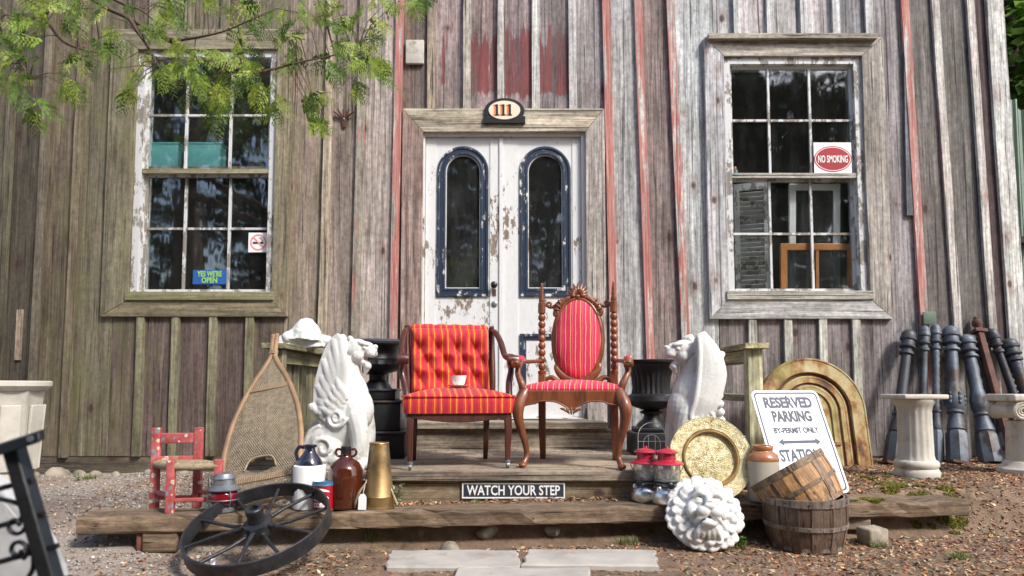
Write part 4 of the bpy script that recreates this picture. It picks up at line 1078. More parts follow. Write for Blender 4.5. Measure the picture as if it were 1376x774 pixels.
def lump(name, label, cat, mb, mat, pos, rot=(0, 0, 0), amp=.012, freq=9, voxel=.008):
    o = sculpt(name, mb, mat, None, voxel, 3, pos, rot)
    for v in o.data.vertices:
        q = v.co*freq; d = mnoise.fractal(q, 1.0, 2.0, 4)*amp; v.co += v.normal*d
    return tag(o, label, cat)
rp_ = W(410, 468, 4.62); capz = rail_l.location.z+W(1020, 468, 4.25).z-ZD+.034
mb = MB().ell((.03, 0, .085), (.105, .085, .10), 16, 10).tube([(.03, 0, .05), (.035, 0, .14), (.03, 0, .205)], [.13, .085, .03], 12).ell((-.12, 0, .04), (.07, .06, .045), 12, 8).ell((.14, 0, .045), (.08, .07, .05), 12, 8).ell((-.06, -.03, .07), (.06, .05, .05), 12, 8).rbox((0, 0, .012), (.34, .14, .03), .01)
lump('plaster_fragment', 'rough white plaster fragment with a peaked top on the mossy railing', 'plaster', mb, M['plaster'], (rail_l.location.x+.02, 4.74, capz-.004), (0, 0, R(8)), .016, 11)

# lion face plaque leaning on the timber
random.seed(21)
mb = MB(); RR = .180
mb.ell((0, .010, 0), (RR*1.02, .060, RR), 36, 12)
mb.ell((0, -.005, 0), (RR*.80, .055, RR*.78), 32, 12)
def lock(a, r0, r1, bend, rad, y0, y1):
    pts = []
    for i in range(6):
        t_ = i/5; r_ = r0+(r1-r0)*t_; aa = a+bend*math.sin(t_*3.4)*(.5+.5*t_); pts.append((r_*math.cos(aa), y0+(y1-y0)*t_, r_*math.sin(aa)))
    # the end curls back on itself
    e = Vector(pts[-1]); er = Vector((math.cos(a), 0, math.sin(a))); et = Vector((-math.sin(a), 0, math.cos(a)))*(1 if bend > 0 else -1)
    for q in range(1, 5):
        w_ = q/4*R(250); pts.append(tuple(e+er*(rad*.75*math.sin(w_))+et*(rad*.75*(1-math.cos(w_)))+Vector((0, -.003*q, 0))))
    mb.tube(cr(pts, 4), [rad*.7, rad, rad*1.05, rad, rad*.85, rad*.55, rad*.35], 8)
for i in range(30): lock(2*math.pi*i/30+random.uniform(-.05, .05), .120, .166+random.uniform(-.008, .008), random.choice((-.12, .12)), .0170, -.024, -.006)
for i in range(19): lock(2*math.pi*(i+.5)/19+random.uniform(-.05, .05), .098, .140+random.uniform(-.008, .008), random.choice((-.18, .18)), .0155, -.044, -.034)
FM = MB(); keep = mb; mb = FM
mb.ell((0, -.040, .010), (.086, .050, .092), 24, 14)                       # skull
mb.ell((0, -.078, .074), (.060, .020, .026), 16, 8)                        # forehead
for s_ in (-1, 1):
    mb.tube(cr([(s_*.012, -.094, .046), (s_*.036, -.094, .056), (s_*.066, -.074, .040)], 4), [.010, .013, .008], 8)   # brow
    mb.ell((s_*.036, -.080, .028), (.016, .010, .010), 12, 8)              # eye
    mb.tube(cr([(s_*.020, -.088, .018), (s_*.038, -.086, .014), (s_*.056, -.076, .020)], 4), [.004, .006, .004], 8)   # lower lid
    mb.ell((s_*.064, -.062, -.014), (.028, .024, .036), 14, 10)            # cheek
    mb.ell((s_*.026, -.106, -.030), (.032, .026, .024), 14, 10)            # lip pad
    mb.tube(cr([(s_*.010, -.112, -.044), (s_*.040, -.098, -.056), (s_*.056, -.080, -.074)], 4), [.008, .012, .007], 8)  # moustache
    mb.ell((s_*.080, -.030, .078), (.026, .020, .028), 12, 8)              # ear
mb.tube([(0, -.088, .050), (0, -.106, .012), (0, -.122, -.006)], [.015, .017, .024], 12)
mb.ell((0, -.124, -.010), (.028, .014, .013), 14, 8)
mb.ell((0, -.092, -.078), (.034, .026, .016), 14, 8)                       # chin
for q in (-2, -1, 0, 1, 2): mb.tube(cr([(q*.015, -.078, -.085), (q*.022, -.062, -.108), (q*.024+.008, -.044, -.128)], 4), [.012, .013, .006], 8)
mb.ell((0, -.098, -.060), (.022, .004, .006), 10, 6)
mb = keep; mb.add([(x*1.12, y*1.10-.004, z*1.12+.012) for x, y, z in FM.v], FM.f)
mkp = G(955, 744, .055)
o = sculpt('lion_mask', mb, M['plaster'], None, .0042, 3)
tag(o, 'round white plaster lion face plaque with curly mane on the ground', 'plaque')
o.rotation_euler = (R(-26), R(4), R(-4))
o.location = (mkp.x, mkp.y+.105, .055+.166)
put('mouth_dark_disc', MB().lathe([(.0065, 0), (.0065, .012), (0, .012)], 12, (0, -.098, -.056), 'Y'), M['black'], o, 40)  # solid black disc, its colour standing in for the shade inside the mouth

# ------------------------------------------------------------------ iron wheel
wc = W(347, 713, 3.14)
wh = thing('cartwheel', 'black iron cart wheel with ten spokes tipped against the timber step', 'wheel', (wc.x, 3.14, wc.z+.016), (R(23), R(-6), 0))
RW = .322; sec = [(RW, -.034), (RW, .034), (RW-.005, .037), (RW-.011, .034), (RW-.011, -.034), (RW-.005, -.037)]
def ringmesh(sec, n=72):
    mb = MB(); m = len(sec); vs = []
    for i in range(n):
        a = 2*math.pi*i/n; vs += [(r_*math.cos(a), r_*math.sin(a), z) for r_, z in sec]
    return mb.add(vs, [(i*m+k, i*m+(k+1) % m, ((i+1) % n)*m+(k+1) % m, ((i+1) % n)*m+k) for i in range(n) for k in range(m)])
put('rim', ringmesh(sec), M['wheel_iron'], wh, 40)
hub = put('hub', MB().lathe([(.030, -.06), (.034, -.055), (.036, -.03), (.062, -.024), (.066, 0), (.062, .024), (.040, .032), (.036, .07), (.040, .078), (.040, .098), (.036, .102), (.020, .102), (.020, .06)], 24), M['wheel_iron'], wh, 40)
for i in range(10):
    a = 2*math.pi*i/10+.30; z = .012 if i % 2 else -.012
    d = Vector((math.cos(a), math.sin(a), 0))
    put('spoke', MB().tube([d*.05+Vector((0, 0, z)), d*.15+Vector((0, 0, z)), d*(RW-.008)+Vector((0, 0, -z*.5))], [.012, .0085, .0085], 8), M['wheel_iron'], wh, 60)
    put('bolt', MB().lathe([(.011, -.012), (.011, .006), (0, .010)], 6, tuple(d*.067+Vector((0, 0, z+.006)))), M['wheel_iron'], hub, 30)

put('price_tag', MB().box((-.155, -.175, -.052), (.020, .003, .062), (R(-70), 0, R(8))).tube([(-.155, -.165, -.025), (-.16, -.16, .0)], .0012, 4), M['paper'], wh)
# ------------------------------------------------------------------ snowshoe
b0 = Vector((W(345, 665, 3.47).x, 3.47, TZ+.016)); th_ = R(37)
ss = thing('snowshoe', 'wood framed snowshoe with rawhide webbing leaning upright on the railing', 'snowshoe', b0, (-th_, R(-10.5), 0))
hwid = [(0, 0), (.075, .006), (.13, .032), (.18, .09), (.207, .18), (.218, .29), (.212, .42), (.188, .56), (.148, .69), (.098, .81), (.05, .90), (.020, .965), (.012, 1.01), (.012, 1.16)]
R_ = cr([(x*.95, 0, z) for x, z in hwid], 5)
def hw_at(z):
    best = 0
    for i in range(len(R_)-1):
        a, b_ = R_[i], R_[i+1]
        if (a.z <= z <= b_.z): best = max(best, a.x+(b_.x-a.x)*((z-a.z)/max(1e-6, b_.z-a.z)))
    return best
for s_ in (-1, 1):
    put('frame_bow', MB().tube([(s_*p.x, 0, p.z) for p in R_], .0125, 8, flat=1.2), M['bent'], ss, 60)
for z in (.155, .75):
    w_ = hw_at(z); put('crossbar', MB().rbox((0, 0, z), (2*w_, .014, .034), .005), M['bent'], ss, 40)
    cw = MB()
    for i in range(int(w_*2/.012)): cw.tube([(-w_+.006+i*.012, -.0085, z-.019), (-w_+.006+i*.012+.003, -.0085, z+.019)], .0022, 4)
    put('wrapping', cw, M['lacing'], ss)
wr_ = MB()
for i in range(5): wr_.tube([(.027*math.cos(a), .017*math.sin(a), 1.00+i*.006) for a in [2*math.pi*k/12 for k in range(12)]], .0032, 5, closed=True)
put('tail_binding', wr_, M['rope'], ss)
zs = np.linspace(.005, .965, 240); HW = np.array([hw_at(z) for z in zs])
def hwf(z): return float(np.interp(z, zs, HW)) if .005 < z < .965 else -1
lm = MB()
def inside(x, z):
    if not (.012 < z < .95): return False
    if abs(x) > hwf(z)-.004: return False
    if (x/.075)**2+((z-.235)/.042)**2 < 1: return False     # toe opening
    return True
def strand(p, d, y):
    run = []
    for i in range(240):
        q = (p[0]+d[0]*i*.006, p[1]+d[1]*i*.006)
        if inside(*q): run.append(q)
        else:
            if len(run) > 1: lm.tube([(run[0][0], y, run[0][1]), (run[-1][0], -y, run[-1][1])], .0025, 4)
            run = []
    if len(run) > 1: lm.tube([(run[0][0], y, run[0][1]), (run[-1][0], -y, run[-1][1])], .0025, 4)
sp = .0180
for i in range(80):
    z = -.45+i*sp*1.1
    strand((-.24, z), (math.cos(R(58)), math.sin(R(58))), .003); strand((.24, z), (-math.cos(R(58)), math.sin(R(58))), -.003)
for i in range(54): strand((-.24, .02+i*sp), (1, 0), .0012)
o = put('webbing', lm, M['lacing'], ss); o['kind'] = 'stuff'
put('toe_cord', MB().tube(cr([(-.085, -.006, .21), (-.06, -.006, .27), (0, -.006, .285), (.06, -.006, .27), (.085, -.006, .21)], 5), .006, 6), M['rope'], ss, 60)

# ------------------------------------------------------------------ small painted chair
def painted():
    b = NB('painted_red'); v = b.obj((1, 1, 1), 1.0)
    n1 = b.noise(v, 18, 6, .65); base = b.ramp(n1, [(.35, (.30, .045, .045)), (.6, (.50, .12, .115)), (.75, (.58, .26, .24))])
    vo = b.n('TexVoronoi', {'Vector': b.obj((1, 1, 1), 1.0), 'Scale': 34.0}, feature='F1')
    d = vo.outputs['Distance']; cc = b.n('SeparateXYZ', {0: vo.outputs['Color']}).outputs[0]
    col = b.ramp(cc, [(0, (.62, .62, .58)), (.25, (.12, .28, .34)), (.5, (.20, .28, .14)), (.7, (.60, .55, .35)), (.85, (.16, .30, .40))], 'CONSTANT')
    wob = b.math('ADD', d, b.math('MULTIPLY', b.math('SUBTRACT', b.noise(v, 60, 2), .5), .25))
    pick = b.math('GREATER_THAN', b.n('SeparateXYZ', {0: vo.outputs['Color']}).outputs[1], .45)
    m1 = b.math('MULTIPLY', b.math('LESS_THAN', wob, .36), pick); m2 = b.math('MULTIPLY', b.math('LESS_THAN', wob, .14), pick)
    c = b.mix(b.math('MULTIPLY', m1, .85), base, col); c = b.mix(b.math('MULTIPLY', m2, .8), c, (.55, .10, .16))
    b.P(Base_Color=c, Roughness=.6); b.bump(n1, .2, .003)
    return b.m
M['folk'] = painted()
M['red_wood'] = simple('worn_red', (.40, .085, .075), .6, var=.35, scale=14, bump=.2, dark=(.45, .28, .22), dth=.63)
bl = G(205, 688, TZ+.002)
kc = thing('child_chair', 'small red ladder back chair painted with flowers, straw seat, on the gravel', 'chair', (bl.x-.045, bl.y+.10, TZ-.002), (0, 0, R(4)))
BL, BR, FLp, FRp = Vector((0, 0, 0)), Vector((.20, .02, 0)), Vector((.130, -.13, 0)), Vector((.345, -.105, 0))
for p, h, m_ in ((BL, .405, 'folk'), (BR, .405, 'folk')):
    put('back_post', MB().rbox((p.x, p.y, h/2), (.040, .032, h), .005), M[m_], kc, 40, rot=None)
for p in (FLp, FRp): put('front_leg', MB().rbox((p.x, p.y, .128), (.038, .034, .256), .005), M['folk'], kc, 40)
def between(nm, a, b_, z, hh, tt, mat):
    a = Vector(a); b_ = Vector(b_); d = b_-a; c = (a+b_)/2
    return put(nm, MB().rbox((0, 0, 0), (d.length-.030, tt, hh), .005), M[mat], kc, 40, (c.x, c.y, z), (0, 0, math.atan2(d.y, d.x)))
between('back_slat', BL, BR, .352, .052, .016, 'folk'); between('back_slat', BL, BR, .243, .040, .016, 'folk')
for a, b_, z in ((BL, BR, .055), (BL, FLp, .085), (FLp, FRp, .062), (BR, FRp, .085)): between('stretcher', a, b_, z, .020, .018, 'red_wood')
st = MB(); zt = .225
for (a, b_) in ((BL, FLp), (FLp, FRp), (FRp, BR), (BR, BL)): st.tube([a+Vector((0, 0, zt)), (a+b_)/2+Vector((0, 0, zt-.004)), b_+Vector((0, 0, zt))], .018, 10)
q4 = [BL, BR, FRp, FLp]
for (i, j, k, l) in ((0, 1, 3, 2), (0, 3, 1, 2)):
    for q in range(12):
        t_ = (q+.5)/12; a = q4[i].lerp(q4[j], t_); b_ = q4[k].lerp(q4[l], t_); st.tube([a+Vector((0, 0, zt+.012)), (a+b_)/2+Vector((0, 0, zt+.004)), b_+Vector((0, 0, zt+.012))], .0095, 6)
put('straw_seat', st, M['rope'], kc, 60)

# ------------------------------------------------------------------ bottles, cans and lamps on the timber
def on_timber(px, back=.10):
    x = 0.0
    for _ in range(5): Y = timber_y(x)+back; x = (px-688)/FOC*Y
    return Vector((x, Y, TZ+.001))
M['red_glass'] = (lambda b: (b.P(Base_Color=(.30, .006, .02), Roughness=.08, Transmission_Weight=.45, IOR=1.45, Coat_Weight=.5), b.m)[1])(NB('red_glass'))
M['amber'] = (lambda b: (b.P(Base_Color=(.10, .022, .008), Roughness=.06, Transmission_Weight=.35, IOR=1.5, Coat_Weight=.6), b.m)[1])(NB('amber_glass'))
M['clear'] = glass('lamp_glass', (.90, .90, .88), .20, .55)
t = thing('railway_lantern', 'small grey metal lantern with bulging red glass beside the painted chair', 'lantern', on_timber(306, .08))
put('burner_base', MB().lathe([(.050, 0), (.056, .004), (.056, .020), (.048, .026), (.050, .034)], 22), M['galv'], t, 40)
put('globe', MB().lathe([(.048, .034), (.062, .046), (.070, .068), (.068, .090), (.058, .104)], 24), M['red_glass'], t, 60)
put('ventilator', MB().lathe([(.058, .102), (.078, .106), (.079, .112), (.066, .122), (.052, .132), (.050, .160), (.056, .162), (.050, .168), (.040, .184), (.022, .190), (0, .191)], 24), M['galv'], t, 35)
for a in range(4):
    an = math.pi/4+a*math.pi/2; c_, s_ = math.cos(an), math.sin(an)
    put('guard_wire', MB().tube([(.055*c_, .055*s_, .02), (.077*c_, .077*s_, .05), (.079*c_, .079*s_, .085), (.072*c_, .072*s_, .107)], .0024, 6), M['galv'], t, 60)
put('guard_hoop', MB().tube([(.077*math.cos(2*math.pi*i/24), .077*math.sin(2*math.pi*i/24), .062) for i in range(24)], .0024, 6, closed=True), M['galv'], t, 60)
put('bail', MB().tube(cr([(-.06, 0, .125), (-.080, .01, .16), (-.085, .02, .12), (-.082, .03, .07)], 5), .0022, 6), M['galv'], t, 60)

M['glaze'] = simple('dark_glaze', (.018, .018, .035), .12, var=.3, bump=.03, coat=.7)
t = thing('stoneware_jug', 'white ribbed stoneware jug with dark glazed shoulder and loop handle', 'jug', on_timber(419, .135))
put('body', MB().lathe([(.072, 0), (.078, .004), (.080, .02), (.080, .205), (.078, .213), (.070, .216), (0, .217)], 60, flute=(20, .035, .02, .204)), M['white'], t, 40)
put('shoulder', MB().lathe([(.066, .2165), (.064, .224), (.050, .252), (.032, .276), (.027, .286), (.026, .300), (.034, .306), (.034, .316), (.022, .318)], 28), M['glaze'], t, 50)
put('handle', MB().tube(cr([(-.028, 0, .302), (-.055, 0, .304), (-.070, 0, .276), (-.060, 0, .236)], 5), .0095, 8), M['glaze'], t, 60)
t = thing('tin_can', 'small red and blue printed tin can lettered CORN', 'can', on_timber(438, .075), (0, 0, R(-4)))
rc = .051
put('body', MB().lathe([(rc, .004), (rc, .122)], 32, caps=True), M['sign_red'], t, 40)
M['tin_blue'] = simple('tin_blue', (.06, .20, .36), .35, .2, var=.15, bump=.03)
put('top_band', MB().lathe([(rc+.0005, .122), (rc+.002, .124), (rc+.0005, .128), (rc+.0005, .140), (rc+.002, .143), (rc-.003, .144), (rc-.005, .139), (0, .139)], 32), M['tin_blue'], t, 40)
put('bottom_rim', MB().lathe([(rc+.001, 0), (rc+.002, .003), (rc+.0005, .008)], 32), M['old_brass'], t, 40)
def wrap_text(body, size, mat, z, sx=1.0, arch=0.0, bold=.001):
    o = text('lettering', body, size, mat, t, (0, 0, 0), (0, 0, 0), sx=sx, depth=.0004, bold=bold)
    for v in o.data.vertices:
        a = v.co.x/rc; y_ = v.co.y; rr = rc+.0010+v.co.z; v.co = (rr*math.sin(a), -rr*math.cos(a), z+y_-arch*(a*a))
    return o
def wrap_patch(mat, z, w, h, arch=0.0, off=0.0006):
    mb = MB(); n = 14; vs = []
    for i in range(n+1):
        a = -w/2/rc+w/rc*i/n; e = math.sqrt(max(0, 1-(2*i/n-1)**2)); rr = rc+off
        for k in (-1, 1): vs.append((rr*math.sin(a), -rr*math.cos(a), z-arch*a*a+k*h/2*max(.15, e)))
    mb.add(vs, [(2*i, 2*i+2, 2*i+3, 2*i+1) for i in range(n)])
    put('print', mb, mat, t)
wrap_patch(M['white'], .104, .095, .013, .012); wrap_patch(M['white'], .066, .085, .034, .004)
wrap_text('POP', .020, M['tin_blue'], .068, 1.0, .004); wrap_text('CORN', .030, M['white'], .030, .82, .0, .0016)
t = thing('amber_jug', 'large brown glass jug with finger loop and cap on the step', 'jug', on_timber(467, .13))
put('body', MB().lathe([(.070, 0), (.084, .004), (.088, .016), (.088, .165), (.084, .195), (.066, .226), (.040, .244), (.027, .252), (.024, .262), (.028, .266), (.028, .274), (.022, .276)], 36), M['amber'], t, 50)
put('cap', MB().lathe([(.025, .274), (.026, .277), (.026, .305), (.022, .308), (0, .308)], 20), M['black'], t, 40)
for s_ in (-1, 1): put('finger_loop', MB().tube(cr([(s_*.024, 0, .290), (s_*.044, 0, .292), (s_*.052, 0, .274), (s_*.040, 0, .258), (s_*.024, 0, .257)], 5), .0065, 8), M['amber'], t, 60)
t = thing('brass_vessel', 'tall tapering tarnished brass vessel with strap handle and paper tag', 'vessel', on_timber(511, .11))
put('body', MB().lathe([(.082, 0), (.082, .010), (.079, .012), (.076, .055), (.078, .060), (.0745, .065), (.048, .318), (.051, .322), (.049, .326), (.045, .322), (.072, .03), (0, .02)], 36), M['old_brass'], t, 40)
put('bail_handle', MB().tube(cr([(-.052, -.045, .135), (-.080, -.075, .09), (-.098, -.080, .04), (-.105, -.07, .012)], 6), [.006, .009, .010, .007], 8, flat=.4), M['rope'], t, 60)
put('bail_handle', MB().tube(cr([(.066, -.02, .10), (.085, -.03, .06), (.102, -.03, .02)], 6), [.005, .007, .007], 8, flat=.4), M['rope'], t, 60)
tg = put('price_tag', MB().prism([(-.020, 0), (.020, 0), (.020, .058), (.010, .076), (-.010, .076), (-.020, .058)], -.001, .001), M['paper'], t, None, (-.062, -.093, .006), (R(-6), 0, R(-4)))
put('string', MB().tube([(0, 0, .07), (.003, .012, .10), (.004, .04, .145)], .0012, 4), M['paper'], tg)
def gas_lantern(label, px, back, s, rz):
    t = thing('gas_lantern', label, 'lantern', on_timber(px, back), (0, 0, rz), 'red topped camping lanterns on the step', s)
    put('fuel_tank', MB().lathe([(.068, 0), (.078, .003), (.083, .016), (.083, .050), (.076, .072), (.056, .086), (.030, .092), (.028, .100)], 32), M['silver'], t, 60)
    put('filler_cap', MB().lathe([(.014, -.004), (.014, .014), (.011, .018), (0, .018)], 14, (-.052, -.030, .076)), M['silver'], t, 40)
    put('burner_frame', MB().lathe([(.052, .100), (.056, .102), (.056, .108), (.030, .110), (.030, .118), (.066, .120), (.068, .126), (.064, .128)], 28), M['galv'], t, 35)
    kn = put('valve_knob', MB().lathe([(.004, 0), (.004, .03), (.016, .032), (.017, .040), (.012, .044), (0, .044)], 14, (-.010, -.052, .106), 'Y'), M['black'], t, 40)
    put('glass_globe', MB().lathe([(.062, .128), (.064, .132), (.064, .205), (.062, .210)], 32, caps=False), M['clear'], t, 60)
    put('mantle', MB().lathe([(.008, .13), (.010, .15), (.022, .165), (.022, .185), (.010, .20), (.008, .215)], 16), M['paper'], t, 60)
    vt = put('ventilator', MB().lathe([(.086, .206), (.088, .209), (.082, .215), (.060, .224), (.048, .230), (.046, .264)], 36, caps=False), M['enamel_red'], t, 40)
    put('top_cap', MB().lathe([(.060, .264), (.062, .267), (.058, .272), (.040, .280), (.020, .285), (.009, .288), (.007, .298), (0, .299)], 36), M['enamel_red'], vt, 40)
    for s_ in (-1, 1): put('side_rod', MB().tube([(s_*.066, 0, .12), (s_*.070, 0, .165), (s_*.066, 0, .215)], .0026, 6), M['galv'], t, 60)
    put('bail', MB().tube(cr([(.068, .01, .215), (.098, .03, .20), (.090, .05, .16), (.05, .07, .14), (-.05, .075, .14), (-.09, .05, .16), (-.098, .03, .20), (-.068, .01, .215)], 5), .0024, 6), M['galv'], t, 60)
gas_lantern('red topped camping lantern with wide nickel tank next to the brass charger', 894, .06, 1.0, R(5))
gas_lantern('red topped camping lantern standing behind its twin beside the porch', 866, .16, .98, R(-30))

# brass charger
def charger_mat():
    b = NB('engraved_brass'); v = b.obj((1, 1, 1))
    vo = b.n('TexVoronoi', {'Vector': v, 'Scale': 130.0}, feature='DISTANCE_TO_EDGE').outputs[0]; n1 = b.noise(v, 34, 6, .65); n2 = b.noise(v, 90, 3)
    c = b.ramp(b.math('ADD', b.math('MULTIPLY', n1, 1.0), b.math('MULTIPLY', vo, .55)), [(.38, (.20, .14, .05)), (.52, (.52, .44, .22)), (.72, (.72, .67, .46))])
    b.P(Base_Color=c, Roughness=.45, Metallic=.35)
    b.bump(b.math('ADD', b.math('MULTIPLY', vo, 2.2), b.math('ADD', n1, b.math('MULTIPLY', n2, .5))), .6, .004)
    return b.m
M['charger'] = charger_mat()
pp = on_timber(957, .09); RP = .226
t = thing('brass_charger', 'large embossed round brass charger propped upright behind the lion face', 'charger', pp+Vector((0, 0, .004)), (R(-13), 0, R(3)))
def face(prof): return MB().lathe(prof, 64, (0, 0, RP), 'Y', caps=False)
put('border', face([(RP, -.004), (RP+.003, 0), (RP, .005), (RP-.004, .003), (.160, .000), (.156, -.004)]), M['charger'], t, 40)
put('well_wall', face([(.1555, -.003), (.150, .010), (.144, .010), (.136, -.014), (.134, -.016)]), M['old_brass'], t, 40)
put('centre', face([(.1335, -.0155), (.10, -.013), (.07, -.006), (.03, -.002), (0, -.001)]), M['charger'], t, 60)
# stoneware jar
t = thing('stoneware_jar', 'two tone stoneware jar, brown glazed shoulder over cream body', 'jar', on_timber(1022, .10))
M['cream_glaze'] = simple('cream_glaze', (.52, .47, .385), .3, var=.10, bump=.05, coat=.4)
M['honey_glaze'] = simple('honey_glaze', (.34, .135, .05), .25, var=.25, scale=10, bump=.03, coat=.6)
put('body', MB().lathe([(.076, 0), (.082, .005), (.083, .02), (.083, .205), (.0828, .213)], 36), M['cream_glaze'], t, 50)
put('shoulder', MB().lathe([(.0832, .213), (.083, .225), (.075, .247), (.055, .262), (.050, .268), (.053, .274), (.055, .290), (.052, .295), (.044, .294), (.042, .275), (0, .27)], 36), M['honey_glaze'], t, 50)

# ------------------------------------------------------------------ bushel baskets, stave by stave
def basket(label, loc, rot, r0, r1, h, n, cols, hoopc, group=None):
    t = thing('bushel_basket', label, 'basket', loc, rot)
    w = 2*math.pi*(r0+r1)/2/n
    for i in range(n):
        a = 2*math.pi*i/n+.05; mb = MB(); vs = []; k = 5; c = random.choice(cols); j = random.uniform(.8, 1.15)
        off = .0015 if i % 2 else -.0015
        for q in range(k+1):
            z = h*q/k; r_ = r0+(r1-r0)*(q/k)+.012*math.sin(math.pi*q/k)+off; hw_ = math.pi*r_/n*.97
            for (dx_, dr) in ((-hw_, 0), (hw_, 0), (hw_, -.0035), (-hw_, -.0035)):
                vs.append((dx_, -(r_+dr), z))
        fs = [(3, 2, 1, 0), (4*k, 4*k+1, 4*k+2, 4*k+3)]+[(4*q+e, 4*q+(e+1) % 4, 4*q+4+(e+1) % 4, 4*q+4+e) for q in range(k) for e in range(4)]
        o = put('stave', mb.add(vs, fs), M['basket_new'], t, None, None, (0, 0, a)); o.color = (c[0]*j, c[1]*j, c[2]*j, 1)
    for (z, r_, hh, th) in ((.018, r0+.004, .022, .005), (h*.47, (r0+r1)/2+.017, .020, .005), (h-.016, r1+.0075, .034, .007), (h-.016, r1-.0105, .034, .006)):
        mb = ringmesh([(r_, z-hh/2), (r_+.0008, z), (r_+(r1-r0)*.06, z+hh/2), (r_-th, z+hh/2), (r_-th, z-hh/2)], 48)
        o = put('hoop', mb, M['basket_new'], t, 40); o.color = (*hoopc, 1)
    wire = MB()
    for i in range(n):
        if i % 2: continue
        a = 2*math.pi*(i+.5)/n
        for z, r_ in ((h*.47, (r0+r1)/2+.0185), (h-.016, r1+.010)): wire.box((r_*math.sin(a), -r_*math.cos(a), z), (.012, .003, .004), (0, 0, a))
    o = put('staple', wire, M['rust'], t); o['kind'] = 'stuff'
    bt = put('bottom', MB().lathe([(r0-.006, .006), (r0-.006, .014)], 32), M['basket_new'], t); bt.color = (*hoopc, 1)
    return t
random.seed(31)
bp = G(1090, 746, .05); bp.y += .165; bp.x += .045
gz = gh(bp.x, bp.y-.05)
basket('dark grey brown bushel basket standing on the ground below another basket', (bp.x, bp.y, .055), (R(1), R(-1), .1), .167, .197, .255, 24, [(.12, .075, .05), (.15, .10, .07), (.10, .06, .04)], (.19, .155, .125))
basket('honey coloured bushel basket tipped over inside the darker basket', (bp.x+.035, bp.y-.02, .055+.185), (R(-22), R(-25), .2), .163, .192, .235, 22, [(.50, .28, .12), (.44, .25, .12), (.36, .20, .10), (.28, .18, .11)], (.20, .14, .09))

# ------------------------------------------------------------------ parking sign
bA, LA = R(15), R(24)
e_ = Vector((math.cos(bA), math.sin(bA), 0)); s_v = Vector((math.sin(LA)*math.sin(bA), -math.sin(LA)*math.cos(bA), -math.cos(LA)))
nrm_ = e_.cross(-s_v)
TLc = W(1008, 525, 3.98); w_, h_ = .452, .62
t = thing('parking_sign', 'white metal RESERVED PARKING sign with blue arrow leaning behind baskets', 'sign')
t.matrix_world = Matrix((( e_.x, -nrm_.x*-1, -s_v.x, TLc.x), (e_.y, nrm_.y, -s_v.y, TLc.y), (e_.z, nrm_.z, -s_v.z, TLc.z), (0, 0, 0, 1)))
Yx = (-s_v).cross(e_)
t.matrix_world = Matrix(((e_.x, Yx.x, -s_v.x, TLc.x), (e_.y, Yx.y, -s_v.y, TLc.y), (e_.z, Yx.z, -s_v.z, TLc.z), (0, 0, 0, 1)))
def rrect(x0, z0, x1, z1, r, n=5):
    o = []
    for (cx, cz, a0) in ((x1-r, z1-r, 0), (x0+r, z1-r, 90), (x0+r, z0+r, 180), (x1-r, z0+r, 270)):
        for k in range(n+1):
            a = R(a0+90*k/n); o.append((cx+r*math.cos(a), cz+r*math.sin(a)))
    return o
put('plate', MB().prism(rrect(0, -h_, w_, 0, .035), -.0015, .0015), M['sign_white'], t)
put('border', MB().prism(rrect(.012, -h_+.012, w_-.012, -.012, .028), -.0024, -.0017, hole=rrect(.022, -h_+.022, w_-.022, -.022, .022)), M['ink_blue'], t)
def stext(body, size, x, z, width, mat='ink_blue', bold=.002):
    o = text('lettering', body, size, M[mat], t, (x, -.0024, z), bold=bold, depth=.0004)
    bw_ = max(v.co.x for v in o.data.vertices)-min(v.co.x for v in o.data.vertices)
    for v in o.data.vertices: v.co.x *= width/bw_
    return o
stext('RESERVED', .088, w_/2, -.080, .325, bold=.0042); stext('PARKING', .088, w_/2, -.166, .262, bold=.0042)
stext('BY-PERMIT ONLY', .046, w_/2, -.250, .300, bold=.0020); stext('STATION', .095, w_/2-.02, -.40, .27, bold=.0035)
put('arrow', MB().prism([(.085, -.318), (.120, -.296), (.120, -.309), (w_-.120, -.309), (w_-.120, -.296), (w_-.085, -.318), (w_-.120, -.340), (w_-.120, -.327), (.120, -.327), (.120, -.340)], -.0024, -.0017), M['ink_blue'], t)
put('bolt_hole', MB().lathe([(.006, 0), (.006, .001), (0, .001)], 12, (w_/2, -.0016, -.038), 'Y'), M['rust'], t)

# ------------------------------------------------------------------ arched iron panel
def arch_mat():
    b = NB('rusty_cream'); v = b.obj((1, 1, .7), 1.0); n1 = b.noise(v, 5, 8, .68); n2 = b.noise(v, 16, 5, .6); n3 = b.noise(v, 3, 3)
    c = b.ramp(n1, [(.38, (.08, .040, .018)), (.45, (.26, .12, .035)), (.52, (.37, .28, .12)), (.64, (.46, .42, .27))])
    c = b.mix(b.ramp(n3, [(.5, 0.0), (.65, .5)]), c, (.24, .24, .06))
    b.P(Base_Color=c, Roughness=.7); b.bump(b.math('ADD', n1, b.math('MULTIPLY', n2, .4)), .4, .006)
    return b.m
M['archm'] = arch_mat()
ap_ = W(1098, 620, 5.0); zg = gh(ap_.x, 5.0)
t = thing('arched_panel', 'rusty cream cast iron arch panel leaning on the barn wall', 'arch', (ap_.x, 5.0, zg-.01), (R(-11), 0, 0))
ra = .40; zc_ = .415
def apath(r, n=28):
    return [(-r, 0, 0), (-r, 0, zc_*.5)]+[(-r*math.cos(math.pi*i/n), 0, zc_+r*math.sin(math.pi*i/n)) for i in range(n+1)]+[(r, 0, zc_*.5), (r, 0, 0)]
